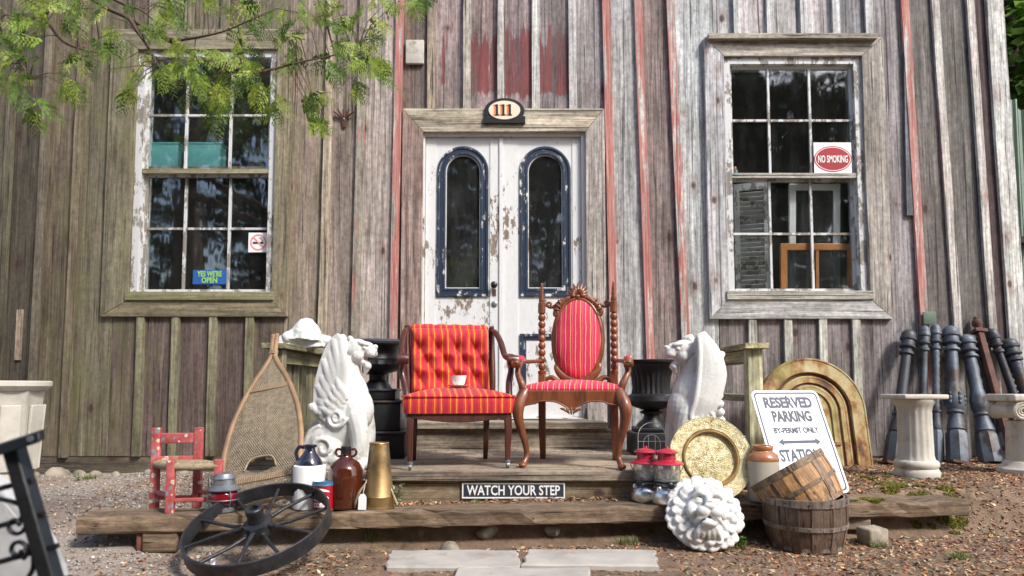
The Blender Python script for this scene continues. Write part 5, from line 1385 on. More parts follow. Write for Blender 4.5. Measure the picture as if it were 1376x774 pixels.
def band(nm, r, hw_, d0, d1, mat='archm'):
    put(nm, MB().sweep(apath(r), [(-hw_, -.002), (-hw_, d0*.7), (-hw_+.008, d1), (-hw_+.016, d1), (-hw_+.020, d1*.86), (hw_-.014, d1*.80), (hw_-.010, d1*.92), (hw_-.004, d1*.9), (hw_, d0*.6), (hw_, -.002)]), M[mat], t, 25)
band('outer_arch', ra-.058, .057, .030, .036); band('groove_arch', ra-.122, .012, .008, .010, 'rust'); band('middle_arch', ra-.164, .028, .018, .022); band('groove_arch', ra-.195, .006, .006, .008, 'rust'); band('inner_arch', ra-.230, .026, .010, .013)
put('back_plate', MB().prism([(p[0], p[2]) for p in apath(ra-.01)], .0, .012), M['archm'], t)
put('cross_rib', MB().box2((-.19, -.022, .16), (.19, -.001, .185)), M['archm'], t, bevel=.003)

# ------------------------------------------------------------------ pedestal, newel posts, column piece
pd = W(1232, 640, 4.40); zg = gh(pd.x, 4.40)
t = thing('stone_pedestal', 'short fluted white stone pedestal with flat slab top, amid the iron posts', 'pedestal', (pd.x, 4.40, zg-.006), (0, 0, R(6)))
put('base', MB().lathe([(0.120, .0), (0.132, .01), (0.134, .035), (0.124, .055), (0.118, .06), (0.128, .072), (0.130, .092), (0.120, .108), (0.112, .112)], 36), M['plaster_old'], t, 40)
put('shaft', MB().lathe([(0.110, .110), (0.102, .14), (0.098, .42), (0.106, .455), (0.120, .475), (0.124, .495)], 64, flute=(16, .07, .13, .43)), M['plaster_old'], t, 40)
put('slab_top', MB().rbox((0, 0, .512), (.30, .25, .030), .010), M['plaster_old'], t, 40)
put('foot_slab', MB().rbox((0, 0, -.002), (.27, .25, .022), .006), M['green_sheet'], t, 40)
def newel(label, bpx, bY, tpx, tpy, kind, r, mat, base_mat=None):
    b0 = W(bpx, 600, bY); b0.z = gh(b0.x, bY)-.005
    tp = W(tpx, tpy, WALL-.075); v = tp-b0; L = v.length
    q = Vector((0, 0, 1)).rotation_difference(v.normalized())
    t = thing('newel_post', label, 'post', b0, q.to_euler(), 'cast iron newel posts leaning on the barn')
    m = M[mat]; r *= .76
    put('base', MB().lathe([(r*1.25, 0), (r*1.30, .02), (r*1.22, L*.20), (r*1.0, L*.225)], 8, a0=math.pi/8), m, t, 25)
    put('vase', MB().lathe([(r*.86, L*.222), (r*1.05, L*.235), (r*.98, L*.27), (r*.72, L*.33), (r*.70, L*.345), (r*.92, L*.352), (r*.92, L*.365), (r*.74, L*.372)], 24, flute=(12, .10, L*.24, L*.33)), m, t, 40)
    if kind == 'plain':
        sh = [(r*.72, L*.37), (r*.70, L*.55), (r*.62, L*.80)]
        put('shaft', MB().lathe(sh, 24, flute=(12, .05, L*.38, L*.79)), m, t, 40)
    elif kind == 'boss':
        put('shaft', MB().lathe([(r*.74, L*.37), (r*1.0, L*.40), (r*1.06, L*.45), (r*.98, L*.50), (r*.74, L*.53), (r*.70, L*.6), (r*.64, L*.80)], 24), m, t, 40)
        for k in range(6):
            a = 2*math.pi*k/6-math.pi/2; oo = MB()
            for z_, s_ in ((.42, 1.0), (.45, 1.25), (.48, 1.0)): oo.ell((r*1.02*math.cos(a), r*1.02*math.sin(a), L*z_), (r*.20*s_, r*.20*s_, L*.016*s_), 8, 6)
            put('rosette', oo, m, t, 60)
    elif kind == 'vase':
        put('shaft', MB().lathe([(r*.74, L*.37), (r*1.04, L*.41), (r*1.08, L*.47), (r*.85, L*.52), (r*.70, L*.56), (r*.74, L*.62), (r*.66, L*.66), (r*.74, L*.72), (r*.64, L*.80)], 24, flute=(10, .10, L*.40, L*.52)), m, t, 40)
    else:
        p = [(r*.70, L*.37)]
        for k in range(9): p += [(r*.60, L*(.37+.048*k)), (r*.76, L*(.37+.048*k+.024))]
        put('shaft', MB().lathe(p+[(r*.62, L*.80)], 20), m, t, 50)
    put('neck', MB().lathe([(r*.62, L*.80), (r*.92, L*.808), (r*.92, L*.825), (r*.66, L*.835), (r*.66, L*.85)], 24), m, t, 35)
    put('cap', MB().lathe([(r*.66, L*.85), (r*1.02, L*.860), (r*1.04, L*.872), (r*.88, L*.878), (r*.86, L*.912), (r*1.05, L*.918), (r*1.08, L*.934), (r*.96, L*.940), (r*.97, L*.955), (r*.86, L*.975), (r*.52, L*.992), (0, L)], 24), m, t, 40)
    if base_mat: put('base_plate', MB().box((0, 0, -.004), (r*3.2, r*3.0, .020)), M[base_mat], t, bevel=.003)
    return t
newel('dark blue grey iron newel with domed cap and rusty base plate, nearest the arch', 1199, 5.08, 1222, 443, 'plain', .072, 'dark_iron', 'rust')
newel('slim smooth blue grey iron newel standing behind the stone pedestal', 1237, 5.16, 1243, 437, 'plain', .050, 'blue_iron')
newel('slim ringed blue grey iron newel just behind the stone pedestal edge', 1258, 5.10, 1257, 435, 'twist', .050, 'blue_iron')
newel('thick blue grey iron newel with rosette boss and rusty base plate', 1287, 5.02, 1277, 438, 'boss', .080, 'blue_iron', 'rust')
newel('stout blue grey iron newel with leafy vase shaft and wide octagonal base', 1332, 4.98, 1297, 450, 'vase', .082, 'blue_iron')
newel('slim beaded blue grey iron newel behind the rusty square bar', 1356, 5.14, 1316, 452, 'twist', .052, 'blue_iron')
newel('dark plain iron newel leaning behind the rusty bar', 1392, 5.12, 1331, 441, 'plain', .056, 'dark_iron')
newel('dark thick ringed iron newel at the barn corner', 1408, 5.06, 1353, 455, 'twist', .085, 'dark_iron')
b0 = W(1364, 612, 4.86); tp = W(1316, 446, WALL-.09); b0.z = gh(b0.x, 4.86); v = tp-b0; L = v.length
t = thing('rusty_post', 'rusty square iron bar with ball finial leaning across the newels', 'post', b0, Vector((0, 0, 1)).rotation_difference(v.normalized()).to_euler())
put('bar', MB().box((0, 0, L/2), (.044, .044, L)), M['rust'], t, bevel=.004)
for z_, w_ in ((L+.004, .095), (.13, .085)): put('collar', MB().box((0, 0, z_), (w_, .07, .03)), M['rust'], t, bevel=.004)
put('finial', MB().lathe([(.022, L+.02), (.016, L+.035), (.034, L+.06), (.038, L+.08), (.030, L+.102), (.012, L+.112), (.018, L+.122), (.012, L+.135), (0, L+.15)], 20), M['rust'], t, 50)
cpn = W(1380, 632, 4.45); zg = gh(cpn.x, 4.45)
t = thing('ionic_column', 'white stub column with scrolled ionic capital, right of the leaning posts', 'column', (cpn.x, 4.45, zg-.005))
put('base', MB().lathe([(.155, 0), (.165, .01), (.165, .035), (.135, .055), (.125, .075), (.115, .085)], 32), M['plaster_old'], t, 40)
put('shaft', MB().lathe([(.112, .085), (.104, .34)], 48, flute=(16, .08, .09, .34)), M['plaster_old'], t, 40)
cp = MB().rbox((0, 0, .49), (.31, .27, .045), .01).rbox((0, 0, .42), (.24, .20, .10), .02)
for s_ in (-1, 1):
    for yy in (-.115, .115):
        pts = []
        for i in range(34):
            a = i/12*2*math.pi; r_ = .060*(1-i/40); pts.append((s_*(.095)+r_*math.cos(a), yy, .405+r_*math.sin(a)))
        cp.tube(pts, [.014, .011, .008], 6)
    cp.lathe([(.052, -.11), (.045, 0), (.052, .11)], 20, (s_*.095, 0, .405), 'Y')
put('capital', cp, M['plaster_old'], t, 40)
t = tag(put('slate_offcut', MB().rbox((0, 0, .05), (.10, .012, .10), .003), M['green_sheet'], None, 40, (W(1249, 430, WALL-.05).x, WALL-.05, W(1249, 436, WALL-.05).z)), 'small grey green slate tile perched on the slim newel', 'slate')

# ------------------------------------------------------------------ urns and wire edging
up = W(876, 600, 4.72)
t = thing('iron_urn', 'black fluted cast iron urn on square foot behind the smooth winged lion', 'urn', (up.x, 4.72, ZD))
put('plinth', MB().rbox((0, 0, .075), (.30, .30, .15), .008).rbox((0, 0, .165), (.24, .24, .03), .008), M['iron'], t, 40)
put('stem', MB().lathe([(.105, .18), (.10, .20), (.060, .235), (.052, .265), (.078, .275), (.078, .285), (.055, .295), (.07, .31)], 28), M['iron'], t, 40)
put('bowl', MB().lathe([(.07, .30), (.14, .325), (.165, .36), (.160, .392), (.150, .40), (.135, .41), (.128, .45), (.135, .52), (.155, .585), (.185, .615)], 48, flute=(24, .06, .405, .60)), M['iron'], t, 40)
put('rim', MB().lathe([(.185, .612), (.202, .622), (.204, .636), (.180, .640), (.165, .60), (0, .55)], 40), M['iron'], t, 40)
up = W(506, 600, 4.55)
t = thing('iron_urn', 'black cast iron urn on stepped square plinth behind the feathered lion', 'urn', (up.x, 4.55, ZD), (0, 0, R(3)))
for nm, z0_, z1_, w_ in (('plinth_block', 0, .17, .41), ('plinth_block', .172, .365, .345), ('plinth_block', .367, .44, .27)):
    put(nm, MB().rbox((0, 0, (z0_+z1_)/2), (w_, w_, z1_-z0_), .010), M['iron'], t, 40)
    put('plinth_edge', MB().rbox((0, 0, z1_-.006), (w_+.02, w_+.02, .016), .006), M['dark_iron'], t, 40)
put('stem', MB().lathe([(.10, .44), (.09, .46), (.055, .50), (.055, .535), (.09, .55)], 28), M['iron'], t, 40)
put('bowl', MB().lathe([(.09, .548), (.16, .57), (.185, .60), (.180, .625), (.14, .64), (.13, .67), (.14, .71), (.165, .73)], 40, flute=(20, .05, .56, .63)), M['iron'], t, 40)
put('rim', MB().lathe([(.165, .728), (.195, .735), (.20, .75), (.185, .765), (.16, .75), (0, .70)], 40), M['dark_iron'], t, 40)
wp = W(876, 600, 4.10)
t = thing('wire_edging', 'thin white wire garden edging hoop before the black urn', 'edging', (wp.x, 4.10, ZD))
for (c_, r_, h0) in ((0, .082, .16), (0, .05, .12)):
    put('hoop', MB().tube([(c_-r_, 0, 0), (c_-r_, 0, h0)]+[(c_-r_*math.cos(math.pi*i/14), 0, h0+r_*math.sin(math.pi*i/14)) for i in range(1, 14)]+[(c_+r_, 0, h0), (c_+r_, 0, 0)], .0022, 6), M['paper'], t, 60)
for x_ in (-.02, .02): put('stay', MB().tube([(x_, 0, 0), (x_, 0, .165)], .0020, 6), M['paper'], t, 60)
for z_ in (.03, .13): put('cross_wire', MB().tube([(-.084, .004, z_), (.084, .004, z_)], .0020, 6), M['paper'], t, 60)

# ------------------------------------------------------------------ planter, round top and ironwork at the left
pl = W(2, 640, 4.78); zg = gh(pl.x, 4.78)
t = thing('stone_planter', 'tall eight sided cream stone planter against the barn wall', 'planter', (pl.x, 4.78, zg-.01), (0, 0, R(0)))
hh_ = W(8, 511, 4.78).z-zg
put('body', MB().lathe([(.195, 0), (.20, .012), (.20, .03), (.228, hh_-.09), (.24, hh_-.06)], 8, a0=math.pi/8), M['plaster_old'], t, 20, bevel=.008)
put('rim', MB().lathe([(.24, hh_-.062), (.258, hh_-.045), (.272, hh_-.03), (.272, hh_), (.26, hh_+.006), (.235, hh_), (.22, hh_-.08), (0, hh_-.10)], 40), M['plaster_old'], t, 40)
for k in range(8):
    a = 2*math.pi*k/8-math.pi/2
    put('raised_panel', MB().box((0, -.210, hh_*.47), (.118, .02, hh_*.62), (R(3.2), 0, 0)), M['plaster_old'], t, None, None, (0, 0, a+math.pi/2), bevel=.006)
dp = W(-168, 862, 1.72); rs_ = 252/FOC*1.72; zg = gh(dp.x, 1.72)-.02-dp.z
t = thing('stone_slab', 'pale grey round topped stone slab standing behind the black ironwork', 'slab', (dp.x, 1.72, dp.z), (R(-4), 0, 0))
sp_ = [(-rs_, zg), (rs_, zg)]+[(rs_*math.cos(math.pi*i/48), rs_*math.sin(math.pi*i/48)) for i in range(49)]
put('slab', MB().prism(sp_, -.03, .03), M['grey_stone'], t, 30, bevel=.008)
put('chamfer', MB().prism([(x*.96, z if z == zg else z*.96) for x, z in sp_], -.034, -.0305), M['grey_stone'], t, 30)
YI = 1.38
def I(px, py, y=0.0): p = W(px, py, YI); return Vector((p.x, p.y+y, p.z))
t = thing('iron_gate', 'black wrought iron gate end with scrolls leaning before the grey stone slab', 'gate')
top, bot = I(18, 598), I(76, 800); d_ = (bot-top)/(bot.z-top.z); foot = top+d_*(.015-top.z)
put('stile', MB().tube([top, foot], .022, 4, nrm=(.7, -.7, 0), flat=.55), M['iron'], t, 20, bevel=.003)
foot2 = foot+Vector((-.62, 0, 0)); top2 = top+Vector((-.62, 0, 0))
put('stile', MB().tube([top2, foot2], .022, 4, nrm=(.7, -.7, 0), flat=.55), M['iron'], t, 20, bevel=.003)
tr_ = put('top_rail', MB().tube([I(66, 584, -.02), I(-300, 705, -.02)], .019, 4, nrm=(0, -.7, .7), flat=.6), M['iron'], t, 20, bevel=.003)
put('bolt', MB().lathe([(.006, 0), (.006, .004), (0, .005)], 10, tuple(I(58, 588, -.035)), 'Y'), M['galv'], tr_, 40)
for (a, b_) in (((44, 645), (-300, 735)), ((60, 690), (-300, 790)), ((78, 733), (-300, 840)), ((95, 776), (-300, 890))):
    put('cross_bar', MB().tube([I(*a), I(*b_)], .0062, 6), M['iron'], t, 60)
for (cx_, cy_, r_, f_) in ((24, 705, 15, 1), (27, 738, 14, -1), (-16, 716, 15, 1), (-20, 752, 14, -1)):
    pts = []
    for i in range(26):
        a = f_*(R(-60)+i/25*R(430)); q = r_*(1-i/36); pts.append(I(cx_+q*math.cos(a), cy_+q*math.sin(a), -.006))
    put('scroll', MB().tube(pts, .0045, 6), M['iron'], t, 60)
put('scroll_bar', MB().tube(cr([I(-60, 650), I(-10, 668), I(22, 676), I(38, 690)], 6), .0048, 6), M['iron'], t, 60)
put('scroll_bar', MB().tube(cr([I(45, 745), I(44, 765), I(30, 785), I(0, 810)], 6), .0048, 6), M['iron'], t, 60)

# ------------------------------------------------------------------ stones, moss, litter
def rock(label, x, y, r, mat='stone', group=None, flat=.6, sink=.3, name='stone'):
    mb = MB().ell((0, 0, 0), (r[0], r[1], r[2]), 12, 8)
    s = Vector((random.uniform(-9, 9), random.uniform(-9, 9), 0))
    for i, v in enumerate(mb.v):
        q = Vector(v)/max(r)*1.6+s; k = 1+.28*mnoise.noise(q)+.10*mnoise.noise(q*3); mb.v[i] = (v[0]*k, v[1]*k, v[2]*k)
    o = put(name, mb, M[mat], None, 60, (x, y, gh(x, y)+r[2]*(1-sink*2)), (0, 0, random.uniform(0, 6)))
    return tag(o, label, 'stone', group)
random.seed(41)
lab = 'small rounded field stone along the foot of the barn wall'
for px in (52, 83, 113, 134, 161, 208, 252):
    y = 5.22+random.uniform(-.08, .07); x = (px-688)/FOC*y; s = random.choice((.035, .05, .075, .09))
    rock(lab, x, y, (s*1.25, s*.8, s*.75), group='stones at the foot of the wall', sink=.42)
x = (606-688)/FOC*3.42; rock('flat pale stone half buried under the timber step', x, 3.44, (.095, .05, .05), sink=.62)
for px, s in ((655, .05), (742, .045)):
    rock('grey stone packed under the long timber step', (px-688)/FOC*3.50, timber_y((px-688)/FOC*3.5)+.12, (s*1.5, s, s*.8), group='stones packed under the step', sink=.55)
x = (1168-688)/FOC*3.50
o = block('stone_block', 1168, 3.52, .115, .10, gh(x, 3.52)-.02, gh(x, 3.52)+.085, 'stone', 'small square mossy stone block by the end of the timber step', 'stone', None, .3)

def leaf_mat(name, rough=.8, trans=0.0):
    b = NB(name); c = b.n('Attribute', attribute_type='GEOMETRY', attribute_name='tint').outputs['Color']
    b.P(Base_Color=c, Roughness=rough)
    if trans:
        tl2 = b.n('BsdfTranslucent', {0: c}); mx = b.n('MixShader', {0: trans, 1: b.b.outputs[0], 2: tl2.outputs[0]}); b.t.links.new(mx.outputs[0], b.out.inputs[0])
    return b.m
def chips(name, V, F, cols, mat, parent=None):
    """V: (n, k, 3) polygons; cols: (n, 3)"""
    n, k, _ = V.shape
    me = bpy.data.meshes.new(name); me.vertices.add(n*k); me.vertices.foreach_set('co', V.reshape(-1).astype(np.float32))
    fi = np.asarray(F); nf = len(fi); m = fi.shape[1]
    idx = (np.arange(n)[:, None, None]*k+fi[None]).reshape(-1)
    me.loops.add(len(idx)); me.loops.foreach_set('vertex_index', idx.astype(np.int32))
    me.polygons.add(n*nf); me.polygons.foreach_set('loop_start', (np.arange(n*nf)*m).astype(np.int32))
    me.update(calc_edges=True)
    a = me.attributes.new('tint', 'FLOAT_COLOR', 'POINT'); c4 = np.ones((n, k, 4), np.float32); c4[:, :, :3] = cols[:, None, :]
    a.data.foreach_set('color', c4.reshape(-1))
    o = bpy.data.objects.new(name, me); C.objects.link(o); me.materials.append(mat)
    if parent: o.parent = parent
    return o
def rot_frames(n, tilt):
    az = rng.uniform(0, 2*np.pi, n); t1 = rng.normal(0, tilt, n); t2 = rng.normal(0, tilt, n)
    u = np.stack([np.cos(az), np.sin(az), t1], 1); u /= np.linalg.norm(u, axis=1, keepdims=True)
    w = np.stack([-np.sin(az), np.cos(az), t2], 1); w /= np.linalg.norm(w, axis=1, keepdims=True)
    return u, w, np.cross(u, w)
M['litter'] = leaf_mat('dry_litter', .85); M['pebble'] = leaf_mat('pebble', .85); M['leafy'] = leaf_mat('green_leaf', .6, .35)
gx_ = np.arange(-4.6, 5.0, .04); gy_ = np.arange(2.0, 5.8, .04)
HG = np.array([[gh(x, y) for x in gx_] for y in gy_])
def ghv(x, y):
    i = np.clip((x-gx_[0])/.04, 0, len(gx_)-1.01); j = np.clip((y-gy_[0])/.04, 0, len(gy_)-1.01)
    i0 = i.astype(int); j0 = j.astype(int); fx = i-i0; fy = j-j0
    return HG[j0, i0]*(1-fx)*(1-fy)+HG[j0, i0+1]*fx*(1-fy)+HG[j0+1, i0]*(1-fx)*fy+HG[j0+1, i0+1]*fx*fy
def scatter_chips(name, label, n, area, dens, smin, smax, pal, lift=.004, tilt=.35, zfun=None):
    x = rng.uniform(area[0], area[1], n*3); y = rng.uniform(area[2], area[3], n*3)
    p = dens(x, y); keep = rng.uniform(0, 1, n*3) < p; x = x[keep][:n]; y = y[keep][:n]; n = len(x)
    z = (zfun(x, y) if zfun else ghv(x, y))+rng.uniform(0, lift*2, n)
    u, w, nn = rot_frames(n, tilt); L = rng.uniform(smin, smax, n)[:, None]; Wd = L*rng.uniform(.22, .6, n)[:, None]
    c = np.stack([x, y, z], 1); bend = nn*L*rng.uniform(.05, .3, n)[:, None]
    V = np.stack([c-u*L, c-w*Wd+bend*.4, c+u*L, c+w*Wd+bend*.4], 1)
    pal = np.array(pal); pal = pal*np.array([1.0, 1.02, .82]); cols = pal[rng.integers(0, len(pal), n)]*rng.uniform(.55, 1.35, n)[:, None]
    o = chips(name, V, [(0, 1, 2), (0, 2, 3)], cols, M['litter']); tag(o, label, 'leaf litter', kind='stuff'); return o
pal_r = [(.55, .46, .37), (.46, .20, .10), (.50, .26, .15), (.26, .105, .055), (.33, .16, .09), (.20, .085, .05), (.38, .24, .16), (.14, .07, .045), (.44, .33, .24), (.30, .13, .10), (.18, .11, .08)]
def dens_front(x, y):
    onpath = (x > -.72) & (x < .76) & (y > 2.9) & (y < 3.36)
    d = np.where(x > -1.1, 1.0, .30)*np.where(onpath, .55, 1.0)
    d = np.where((y > YF+.03) & (x > xa) & (x < xb), 0, d)
    d = np.where((y > timber_y(x)-.01) & (y < timber_y(x)+.21) & (x < tr), 0, d)
    d = np.where((x > -1.55) & (x < -.9) & (y > 2.9) & (y < 3.5), d*.8, d)
    return d*np.where(y > WALL-.03, 0, 1)
scatter_chips('leaf_litter', 'reddish brown wood chips and dead leaves covering the ground', 46000, (-2.6, 4.4, 2.45, 5.35), dens_front, .005, .018, pal_r)
scatter_chips('porch_debris', 'dry leaf scraps scattered over the porch planks', 900, (xa, xb, YF+.02, YB-.05), lambda x, y: .35+.65*((y > 4.5) | (y < 3.85)), .005, .013, pal_r, .0015, .18, lambda x, y: np.full(len(x), ZD+.003))
scatter_chips('step_debris', 'dry leaf scraps lodged between timber step and riser', 900, (-1.0, 1.15, 3.5, 3.75), lambda x, y: 1.0*(y > timber_y(x)+.2), .006, .015, pal_r, .004, .4, lambda x, y: ghv(x, y)+.004)
# gravel
n = 9000; x = rng.uniform(-3.9, -1.0, n); y = rng.uniform(2.3, 5.3, n); r_ = rng.uniform(.003, .009, n)*rng.choice([1, 1, 1, 1.6], n)
k = rng.uniform(0, 1, n) < np.clip((-.9-x)/.7, .15, 1); x, y, r_ = x[k], y[k], r_[k]; n = len(x)
octa = np.array([(1, 0, 0), (0, 1, 0), (-1, 0, 0), (0, -1, 0), (.1, .1, .75), (0, 0, -.5)])
V = octa[None]*rng.uniform(.7, 1.3, (n, 6, 1))*r_[:, None, None]; an = rng.uniform(0, 6.28, n); ca, sa = np.cos(an)[:, None], np.sin(an)[:, None]
V = np.stack([V[:, :, 0]*ca-V[:, :, 1]*sa, V[:, :, 0]*sa+V[:, :, 1]*ca, V[:, :, 2]], 2)+np.stack([x, y, ghv(x, y)+r_*.3], 1)[:, None, :]
pc = np.array([(.42, .37, .31), (.30, .26, .22), (.50, .46, .40), (.24, .20, .17), (.36, .29, .23)]); cols = pc[rng.integers(0, 5, n)]*rng.uniform(.7, 1.2, n)[:, None]
tag(chips('gravel', V, [(0, 1, 4), (1, 2, 4), (2, 3, 4), (3, 0, 4), (1, 0, 5), (2, 1, 5), (3, 2, 5), (0, 3, 5)], cols, M['pebble']), 'pale grey beige gravel covering the yard beside the planter', 'gravel', kind='stuff')
# moss cushions and grass tufts
def blades(name, label, cat, spots, mat, pal, per, hmin, hmax, wid, spread, zoff=0.0, zf=None):
    P = []; 
    for (sx_, sy_, rad) in spots:
        m = int(per*rad/.08); a = rng.uniform(0, 6.28, m); q = rad*np.sqrt(rng.uniform(0, 1, m)); P.append(np.stack([sx_+q*np.cos(a), sy_+q*np.sin(a)*.6], 1))
    P = np.concatenate(P); n = len(P); z = (zf(P[:, 0], P[:, 1]) if zf else ghv(P[:, 0], P[:, 1]))+zoff; c = np.stack([P[:, 0], P[:, 1], z], 1)
    az = rng.uniform(0, 6.28, n); h = rng.uniform(hmin, hmax, n); ln = rng.uniform(.1, spread, n)
    d = np.stack([np.cos(az), np.sin(az), np.zeros(n)], 1); sd = np.stack([-np.sin(az), np.cos(az), np.zeros(n)], 1)*wid
    up = np.array([0, 0, 1.0])
    mid = c+up*(h*.6)[:, None]+d*(h*ln*.4)[:, None]; tip = c+up*(h*(1-ln*.25))[:, None]+d*(h*ln)[:, None]
    V = np.stack([c-sd, c+sd, mid+sd*.8, tip, mid-sd*.8], 1)
    pal = np.array(pal); cols = pal[rng.integers(0, len(pal), n)]*rng.uniform(.7, 1.3, n)[:, None]
    o = chips(name, V, [(0, 1, 2), (0, 2, 4), (4, 2, 3)], cols, mat); return tag(o, label, cat, kind='stuff')
def gp(px, py): q = G(px, py, .06); return q.x, q.y
gpal = [(.10, .17, .03), (.16, .22, .05), (.22, .24, .08), (.30, .28, .14)]
blades('grass_tufts', 'short green grass tufts growing through the litter', 'grass', [(*gp(505, 728), .07), (*gp(992, 735), .05), (*gp(870, 716), .05), (*gp(845, 730), .06), (*gp(500, 733), .04), (*gp(640, 722), .03), (*gp(120, 668), .05), (*gp(1260, 690), .05), (*gp(1290, 748), .05), (*gp(1010, 720), .04), (*gp(1180, 735), .04), (*gp(905, 722), .05)], M['leafy'], gpal, 160, .015, .05, .0016, .9)
mpal = [(.20, .21, .03), (.28, .27, .04), (.13, .15, .03), (.34, .30, .05)]
def g2(px, py): q = G(px, py, .24); return q.x, q.y
mossy = [(*g2(1215, 662), .10)]
tx_ = lambda px: ((px-688)/FOC*(timber_y(1.95)+.1))
random.seed(63)
def patchy(cx_, cy_, rx_, ry_, n_, r0_, r1_): return [(cx_+random.gauss(0, rx_), cy_+random.gauss(0, ry_), random.uniform(r0_, r1_)) for _ in range(n_)]
gm_ = []
for (a, b_) in ((1220, 706), (1265, 712), (1195, 700), (1300, 718), (1150, 692)): gm_ += patchy(*gp(a, b_), .10, .05, 7, .015, .05)
for (a, b_) in ((1245, 668), (1215, 664)): gm_ += patchy(*g2(a, b_), .09, .05, 6, .012, .04)
blades('ground_moss', 'yellow green moss patches on the ground past the timber end', 'moss', gm_, M['leafy'], mpal, 420, .004, .016, .003, 1.2, .002)
blades('timber_moss', 'bright green moss cushion on the timber end beside the baskets', 'moss', [(x_, min(max(y_, timber_y(1.85)+.02), timber_y(1.85)+.17), r_) for x_, y_, r_ in patchy(tx_(1158), timber_y(1.8)+.06, .07, .035, 14, .012, .035)], M['leafy'], mpal, 520, .005, .02, .003, 1.1, 0, lambda x, y: np.full(len(x), TZ-.002))
def weed(label, x, y, z, n, r, pal, seedv):
    random.seed(seedv); V = []; cols = []
    for i in range(n):
        a = random.uniform(0, 6.28); q = r*random.uniform(.1, 1); h = random.uniform(.3, 1)*r*1.1
        c = Vector((x+q*math.cos(a)*.7, y+q*math.sin(a)*.7, z+h)); u = Vector((math.cos(a), math.sin(a), random.uniform(-.3, .5))).normalized(); w = u.cross(Vector((0, 0, 1))).normalized()
        L = random.uniform(.010, .020); V.append([c-u*L, c-w*L*.6, c+u*L, c+w*L*.6]); p_ = random.choice(pal); cols.append(p_)
        V.append([Vector((x, y, z)), Vector((x+.0015, y, z)), c+Vector((.0015, 0, 0)), c]); cols.append((.08, .12, .03))
    o = chips('weed', np.array([[tuple(p) for p in q] for q in V]), [(0, 1, 2), (0, 2, 3)], np.array(cols), M['leafy'])
    return tag(o, label, 'weed')
q = W(531, 618, 3.70); weed('small pale variegated weed beside the brass vessel', q.x, 3.68, gh(q.x, 3.68), 46, .10, [(.30, .36, .22), (.45, .50, .40), (.12, .22, .06)], 3)
q = gp(990, 735); weed('low green weed at the foot of the lion face plaque', q[0]+.02, q[1]+.02, .05, 40, .05, [(.08, .22, .03), (.12, .28, .05)], 4)
q = G(105, 655, .14); weed('low green weed by the stones at the wall', q.x, q.y, gh(q.x, q.y), 16, .06, [(.10, .24, .04), (.16, .30, .06)], 5)

# ------------------------------------------------------------------ cedar trees
M['bark'] = simple('cedar_bark', (.10, .07, .05), .9, var=.4, scale=20, bump=.5)
def spray_geo(org, d, nrm, L, V, cols, pal, dense=1.0):
    """a flat drooping cedar spray: twiglets in a plane, each a chain of small scale-leaf quads"""
    d = d.normalized(); s = nrm.cross(d)
    if s.length < 1e-3: s = d.orthogonal()
    s.normalize(); base = random.choice(pal); k = int(9*dense); p = org.copy()
    for i in range(k):
        t = i/k; droop = Vector((0, 0, -1))*(.35*t)
        p = org+d*(L*t)+droop*L*.5
        for sg in (-1, 1):
            ll = L*(.46*(1-t)+.10)*random.uniform(.7, 1.2); dd = (d*.75+s*sg*.8+Vector((0, 0, -.35*random.random()))).normalized()
            m = 3
            for q in range(m):
                a = p+dd*(ll*q/m); b_ = p+dd*(ll*(q+1)/m)+Vector((0, 0, -.10*ll*q)); w = (s*.5+d*.5).cross(dd).cross(dd).normalized()*ll*.13*(1-.2*q)
                c = (a+b_)/2; V.append((a, c-w, b_, c+w)); j = random.uniform(.65, 1.35); cols.append((base[0]*j, base[1]*j, base[2]*j))
    return p
def to_chips(name, V, cols, parent, mat='leafy'):
    arr = np.array([[tuple(p) for p in q] for q in V]); return chips(name, arr, [(0, 1, 2), (0, 2, 3)], np.array(cols), M[mat], parent)
random.seed(51)
green = [(.10, .185, .018), (.16, .25, .022), (.23, .32, .035), (.06, .12, .015), (.30, .37, .055)]
cedar = thing('cedar_tree', 'cedar tree with drooping green sprays hanging over the olive window', 'tree', (-4.3, 2.0, 0))
loc0 = Vector((-4.3, 2.0, 0))
put('trunk', MB().tube(cr([(0, 0, -.05), (.02, 0, .8), (-.03, .02, 2.2), (0, 0, 4.0), (.02, .02, 6.0)], 4), [.20, .17, .15, .11, .05], 12), M['bark'], cedar, 60)
def L(px, py, Y): return W(px, py, Y)-loc0
YB_ = 2.55
limbs = [[(-260, -160, 2.2), (-60, -60, 2.4), (43, 0, 2.5), (67, 34, 2.5), (90, 59, 2.52), (136, 73, 2.55)],
 [(-200, -220, 2.2), (20, -80, 2.5), (127, 0, 2.6), (174, 25, 2.6), (223, 53, 2.62), (267, 78, 2.65), (291, 92, 2.66)],
 [(20, -80, 2.5), (155, 0, 2.6), (192, 15, 2.6), (223, 45, 2.62)],
 [(174, 25, 2.6), (198, 62, 2.58), (214, 90, 2.55), (240, 114, 2.52)],
 [(267, 78, 2.65), (335, 97, 2.6), (362, 94, 2.6), (400, 84, 2.62), (436, 77, 2.64), (480, 67, 2.66)],
 [(223, 53, 2.62), (248, 53, 2.6), (298, 43, 2.55), (341, 25, 2.5)],
 [(20, -80, 2.5), (220, -60, 2.7), (360, -30, 2.8), (460, -22, 2.85), (570, -14, 2.9)],
 [(-60, -60, 2.4), (-20, -10, 2.4), (5, 45, 2.42), (25, 80, 2.45), (40, 105, 2.45)]]
paths = []
for l in limbs:
    pts = cr([L(*p) for p in l], 6); paths.append(pts)
    r0 = .013 if l[0][0] < 0 else .0075
    put('limb', MB().tube(pts, [r0*1.3, r0*.8, r0*.45, .0022], 7), M['bark'], cedar, 60)
